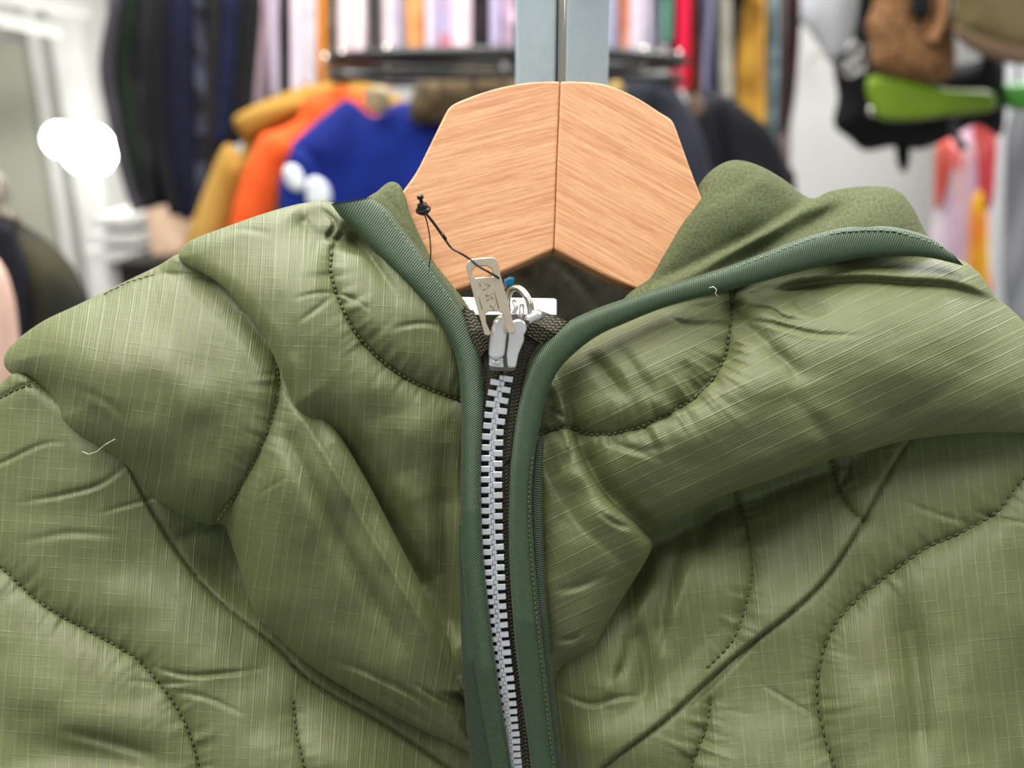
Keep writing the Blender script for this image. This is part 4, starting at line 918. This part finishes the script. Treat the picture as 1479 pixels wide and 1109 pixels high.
# ------------------------------------------------------------------ bags and caps on the right
def soft(name, poly, Y, thick, mat, label, cat, hangto, parts=(), R=50, group='bags and caps hung on the right', n=5, straps=None, x=None):
    px = sum(p[0] for p in poly) / len(poly); root = empty(name, G(px, max(p[1] for p in poly), Y), label, cat, group)
    pillow('body', poly, Y, thick, mat, root, None, 6, n, R)
    for (nm, pp, dY, th, mt, Rp) in parts: pillow(nm, pp, Y + dY, th, mt, root, None, 5, n, Rp)
    for (pts, r, mt) in (straps or []): tube('strap', cat_rom([G(*p) for p in pts], 5), r, mt, root, 8)
    return root
YB = 1.45; zb = z_of(-90, YB)
BKC = C((12, 12, 14), (26, 26, 30), 'blotch', 12)
soft('hanging_tote_bag', [(1160, -60), (1250, -60), (1256, 0), (1248, 50), (1240, 84), (1216, 94), (1198, 90), (1180, 62), (1160, 30), (1156, 0)], YB + 0.05, 60, C((186, 188, 194), (206, 208, 212)), 'pale grey cloth bag at the left of the bag display', 'bag', zb,
     straps=[([(1185, -50, YB + .05), (1190, -80, YB + .06), (1205, -90, YB + .08)], 0.006, C((200, 200, 204)))])
soft('hanging_backpack', [(1206, 88), (1250, 70), (1320, 100), (1400, 90), (1446, 80), (1452, 140), (1446, 196), (1410, 180), (1372, 200), (1330, 216), (1290, 212), (1250, 218), (1226, 200), (1204, 180), (1210, 140)], YB + 0.03, 90, BKC, 'large black bag with a dangling strap below the leopard pouch', 'bag', zb,
     [('strap_end', [(1294, 200), (1312, 200), (1314, 232), (1306, 250), (1296, 236)], -0.01, 14, BKC, 8)],
     straps=[([(1236, 90, YB), (1248, 30, YB), (1256, -40, YB), (1262, -90, YB + .05)], 0.012, BKC), ([(1430, 90, YB), (1420, 20, YB), (1400, -90, YB + .05)], 0.012, BKC), ([(1384, 160, YB - .03), (1378, 190, YB - .04), (1392, 214, YB - .03)], 0.007, C((60, 60, 64)))])
def leopard():
    q = NT('leopard_print_plush'); tc = q.n('ShaderNodeTexCoord'); vo = q.n('ShaderNodeTexVoronoi'); vo.inputs['Scale'].default_value = 100; q.l(tc.outputs['Object'], vo.inputs['Vector'])
    mr = q.n('ShaderNodeMapRange'); q.l(vo.outputs['Distance'], mr.inputs[0]); mr.inputs[1].default_value = 0.2; mr.inputs[2].default_value = 0.5
    q.l(q.mix(mr.outputs[0], lin((44, 28, 16)), lin((138, 98, 60))), q.p.inputs['Base Color']); q.p.inputs['Roughness'].default_value = 0.9; return q.m
LEO = leopard()
soft('leopard_pouch', [(1262, -60), (1372, -60), (1376, 20), (1380, 60), (1378, 104), (1350, 120), (1300, 112), (1262, 98), (1256, 60), (1250, 36), (1262, 0)], YB - 0.08, 70, LEO, 'brown leopard print pouch hanging over the black bag', 'pouch', zb,
     [('zip_flap', [(1318, -20), (1340, -20), (1344, 20), (1330, 30), (1318, 20)], -0.04, 16, BKC, 8)],
     straps=[([(1345, 60, YB - .12), (1362, 20, YB - .12), (1370, -60, YB - .1), (1372, -95, YB)], 0.008, C((150, 110, 76))), ([(1310, -50, YB - .08), (1315, -95, YB)], 0.004, BKC)])
GRN = simple('lime_gloss_vinyl', (104, 134, 10), 0.35, noise=0.35, scale=14)
soft('lime_pouch', [(1254, 112), (1300, 110), (1370, 128), (1430, 132), (1436, 158), (1380, 166), (1320, 174), (1270, 172), (1256, 150)], YB - 0.075, 24, GRN, 'glossy lime green pouch under the leopard pouch', 'pouch', zb, R=9,
     straps=[([(1264, 118, YB - .04), (1256, 60, YB - .02), (1262, -90, YB)], 0.003, BKC), ([(1424, 134, YB - .04), (1428, 60, YB - .02), (1420, -90, YB)], 0.003, BKC)])
tube('snap_stud', [G(1261, 160, YB - .075), G(1261, 160, YB - .065)], 0.008, SIL, bpy.data.objects['lime_pouch'], 16)
soft('baseball_cap', [(1384, -60), (1500, -60), (1540, 20), (1530, 80), (1479, 92), (1430, 84), (1392, 64), (1376, 40), (1380, 0)], YB - 0.12, 110, C((112, 98, 70), (92, 84, 52), 'blotch', 8), 'olive brown cap hanging at the top right corner', 'cap', zb,
     [('brim', [(1376, 36), (1400, 44), (1470, 66), (1540, 60), (1536, 86), (1479, 94), (1428, 84), (1390, 62)], -0.05, 20, C((98, 80, 62)), 10)],
     straps=[([(1440, -50, YB - .12), (1440, -95, YB - .02)], 0.003, BKC)])
soft('green_pouch', [(1448, 124), (1500, 118), (1520, 150), (1470, 160), (1450, 150)], YB + 0.02, 40, simple('leaf_green_vinyl', (70, 150, 40), 0.4), 'small leaf green pouch at the right edge of the frame', 'pouch', zb, R=14, straps=[([(1470, 128, YB + .02), (1470, -90, YB + .03)], 0.003, BKC)])
# metal buckles on the black bag
for (x, y) in ((1234, 72), (1240, 96), (1228, 100)):
    rg = [G(x + 9 * math.cos(t), y + 10 * math.sin(t), YB - 0.06) for t in np.linspace(0, 2 * PI, 17)]
    tube('buckle', rg, 0.0022, SIL, bpy.data.objects['hanging_backpack'], 8)
bagrack = empty('bag_display_rail', (G(1340, 0, YB).x, CAM[1] + YB + 0.03, 0), 'black display rail above the bags on the right', 'display rail')
xa, xb = G(1150, 0, YB).x, G(1600, 0, YB).x; yb_ = CAM[1] + YB + 0.03
tube('rail_bar', [(xa, yb_, zb), (xb, yb_, zb)], 0.01, BLKM, bagrack)
tube('wall_arm', [(xb - 0.05, yb_, zb), (xb - 0.05, 2.999, zb)], 0.01, BLKM, bagrack); tube('wall_arm', [(xa + 0.05, yb_, zb), (xa + 0.05, 2.999, zb)], 0.01, BLKM, bagrack)
# tie-dye tee hanging low on the right
def tiedye():
    q = NT('tie_dye_pink_yellow'); tc = q.n('ShaderNodeTexCoord'); mp = q.n('ShaderNodeMapping'); mp.inputs['Scale'].default_value = (26, 3, 5); q.l(tc.outputs['Object'], mp.inputs[0])
    nz = q.n('ShaderNodeTexNoise'); nz.inputs['Scale'].default_value = 1; nz.inputs['Detail'].default_value = 2; q.l(mp.outputs[0], nz.inputs['Vector'])
    cr = q.n('ShaderNodeValToRGB'); q.l(nz.outputs['Fac'], cr.inputs[0]); e = cr.color_ramp.elements
    e[0].position = 0.36; e[0].color = (*lin((226, 92, 92)), 1); e[1].position = 0.66; e[1].color = (*lin((238, 222, 232)), 1)
    x = e.new(0.46); x.color = (*lin((240, 222, 226)), 1); x = e.new(0.56); x.color = (*lin((232, 190, 220)), 1)
    q.l(cr.outputs[0], q.p.inputs['Base Color']); q.p.inputs['Roughness'].default_value = 0.85; return q.m
YT = 1.95
td = soft('tie_dye_tee', [(1356, 210), (1382, 196), (1400, 160), (1425, 168), (1440, 196), (1432, 260), (1430, 330), (1424, 460), (1340, 460), (1338, 380), (1346, 320), (1350, 260)], YT, 60, tiedye(), 'pink, white and yellow tie-dye tee hanging low below the black bag', 'garment', zb,
     [('yellow_panel', [(1404, 290), (1424, 285), (1426, 440), (1398, 440), (1400, 350)], -0.03, 20, C((250, 196, 40), (250, 150, 60), 'blotch', 12), 8),
      ('red_sleeve', [(1404, 170), (1424, 172), (1440, 196), (1434, 290), (1418, 300), (1412, 230)], -0.028, 24, C((206, 72, 80), (230, 110, 100), 'blotch', 12), 10),
      ('orange_sleeve', [(1352, 214), (1372, 200), (1376, 240), (1362, 290), (1350, 300), (1350, 250)], -0.028, 20, C((226, 130, 100), (214, 90, 80), 'blotch', 12), 10)],
     group=None, straps=[([(1400, 175, YT), (1400, 120, YT), (1400, 40, YT + 0.2)], 0.003, CHR)])
td['category'] = 't-shirt'
hg_ = G(1400, 40, YT + 0.2)
pk = empty('wall_peg', hg_, 'slim chrome wall peg holding the tie-dye tee', 'peg'); tube('peg_bar', [(hg_.x, hg_.y - 0.01, hg_.z - 0.004), (hg_.x, 2.999, hg_.z - 0.004)], 0.005, CHR, pk)
hang('hanging_coat', [(150, 1490, 1530), (220, 1484, 1550), (320, 1478, 1560), (480, 1474, 1570)], 1.62, 0.1, C((120, 122, 130), (150, 152, 158), 'stripe', 40), 'grey coat at the right edge of the frame', 'coat', None, 0.05, 90, zb - 0.02)

# ------------------------------------------------------------------ left foreground garments, lamp with its glow, white shelving
YN = 0.78
lf = empty('hanging_jacket', G(50, 600, YN), 'dark olive camouflage jacket close by on the left edge', 'jacket')
CAMO = C((58, 56, 38), (34, 36, 30), 'blotch', 14)
pillow('body', [(-120, 330), (-40, 300), (6, 300), (32, 322), (66, 344), (96, 372), (118, 408), (134, 450), (150, 520), (160, 700), (-120, 700)], YN, 110, CAMO, lf, None, 6, 5, 70)
pillow('front_panel', [(-20, 330), (14, 322), (28, 350), (44, 400), (50, 520), (40, 680), (0, 680), (4, 480)], YN - 0.045, 40, C((22, 24, 32)), lf, None, 6, 5, 18)
pillow('fur_collar', [(-60, 290), (-20, 256), (0, 250), (14, 270), (18, 300), (30, 318), (10, 330), (-30, 330)], YN - 0.02, 60, C((156, 150, 136), (110, 104, 92), 'blotch', 60), lf, None, 5, 5, 24)
t = G(-10, 262, YN); zN = t.z + 0.27
tube('hanger_hook', [Vector((t.x, t.y, t.z - 0.02)), Vector((t.x, t.y, zN))], 0.002, CHR, lf, 6)
pk2 = empty('hanging_shirt', G(0, 700, YN - 0.12), 'pale peach shirt partly seen at the left edge', 'shirt')
pillow('body', [(-120, 380), (-20, 370), (4, 384), (18, 420), (26, 470), (30, 560), (20, 700), (-120, 700)], YN - 0.13, 50, C((216, 176, 158), (232, 198, 182)), pk2, None, 6, 5, 30)
tube('hanger_hook', [G(-60, 372, YN - 0.13), Vector((G(-60, 372, YN - .13).x, t.y - 0.13, zN))], 0.002, CHR, pk2, 6)
nr = empty('clothes_rail', (t.x - 0.05, t.y, 0), 'thin black rail just outside the left edge carrying the olive jacket', 'clothes rail')
tube('rail_bar', [(t.x, t.y + 0.2, zN), (t.x, t.y - 0.3, zN)], 0.008, BLKM, nr)
tube('rail_bar', [(t.x - 0.03, t.y - 0.13, zN), (t.x + 0.06, t.y - 0.13, zN)], 0.008, BLKM, nr)
tube('ceiling_rod', [(t.x, t.y - 0.28, zN), (t.x, t.y - 0.28, 2.5)], 0.008, BLKM, nr)
def globe(px, py, r, Y, label, e):
    c = G(px, py, Y); o = empty('lamp_glow_globe', c, label, 'lamp', 'globe lamps on the left wall')
    m = simple('lit_opal_glass', (255, 252, 244), 0.4, noise=0, emit=e)
    rr_ = r / FPX * Y; prof = [(rr_ * (1 - math.cos(q)), max(1e-4, rr_ * math.sin(q))) for q in np.linspace(0, PI, 15)]
    lathe('glass_globe', prof, c - Vector((0, 0, rr_)), (0, 0, 1), m, o, 24)
    tube('wall_bracket', [c + Vector((0, rr_ * 0.8, 0)), Vector((c.x, 2.84 if px < 140 and px > 80 else 2.999, c.z))], 0.012, WHT, o)
    lathe('mount', [(0, 0.03), (0.012, 0.03)], Vector((c.x, 2.84 if px < 140 and px > 80 else 2.995, c.z)), (0, -1, 0), WHT, o, 20)
globe(88, 202, 22, 2.8, 'round lit globe lamp on the white column at the left', 9)
globe(128, 216, 34, 2.7, 'larger glowing ball added for the lamp glow beside the dark coats', 22)  # glow around the smaller lamp, added as an emitting ball with invented bracket
pp = empty('white_wall_rails', G(60, 30, 2.6), 'pair of white round bars running in from the left at the top', 'rail')
for (pa, pb, r) in (((-80, 8), (88, 44), 0.022), ((-80, -24), (132, 10), 0.03)):
    a_, b_ = G(*pa, 2.6), G(*pb, 2.75); tube('bar', [(-3.205, a_.y, a_.z), a_, b_], r, WHT, pp, 14)
wr = empty('white_display_rack', G(165, 420, 2.4), 'white tiered display rack below the lamp', 'display rack')
for (x0, x1, y) in ((132, 192, 312), (128, 200, 338), (120, 204, 362)):
    a_, b_ = G(x0, y, 2.4), G(x1, y, 2.4); box('shelf', (a_.x, a_.y, a_.z - 0.03), (b_.x, a_.y + 0.3, a_.z), WHT, wr, 0.004)
for x in (126, 160, 198):
    a_ = G(x, 300, 2.4); box('upright', (a_.x - 0.02, a_.y + 0.1, 0), (a_.x + 0.02, a_.y + 0.14, a_.z - 0.03), WHT, wr, 0.003)
bx_ = empty('dark_storage_box', G(215, 450, 2.0), 'dark storage box on a stand behind the left shoulder of the olive jacket', 'box')
a_, b_ = G(168, 378, 2.0), G(330, 470, 2.0)
box('box_body', (a_.x, a_.y, b_.z), (b_.x, a_.y + 0.3, a_.z - 0.012), C((30, 28, 28)), bx_, 0.004); box('lid', (a_.x - 0.005, a_.y - 0.005, a_.z - 0.014), (b_.x + 0.005, a_.y + 0.305, a_.z), C((44, 40, 38)), bx_, 0.003)
for x in (a_.x + 0.02, b_.x - 0.02): box('leg', (x - 0.015, a_.y + 0.1, 0), (x + 0.015, a_.y + 0.13, b_.z), BLKM, bx_)
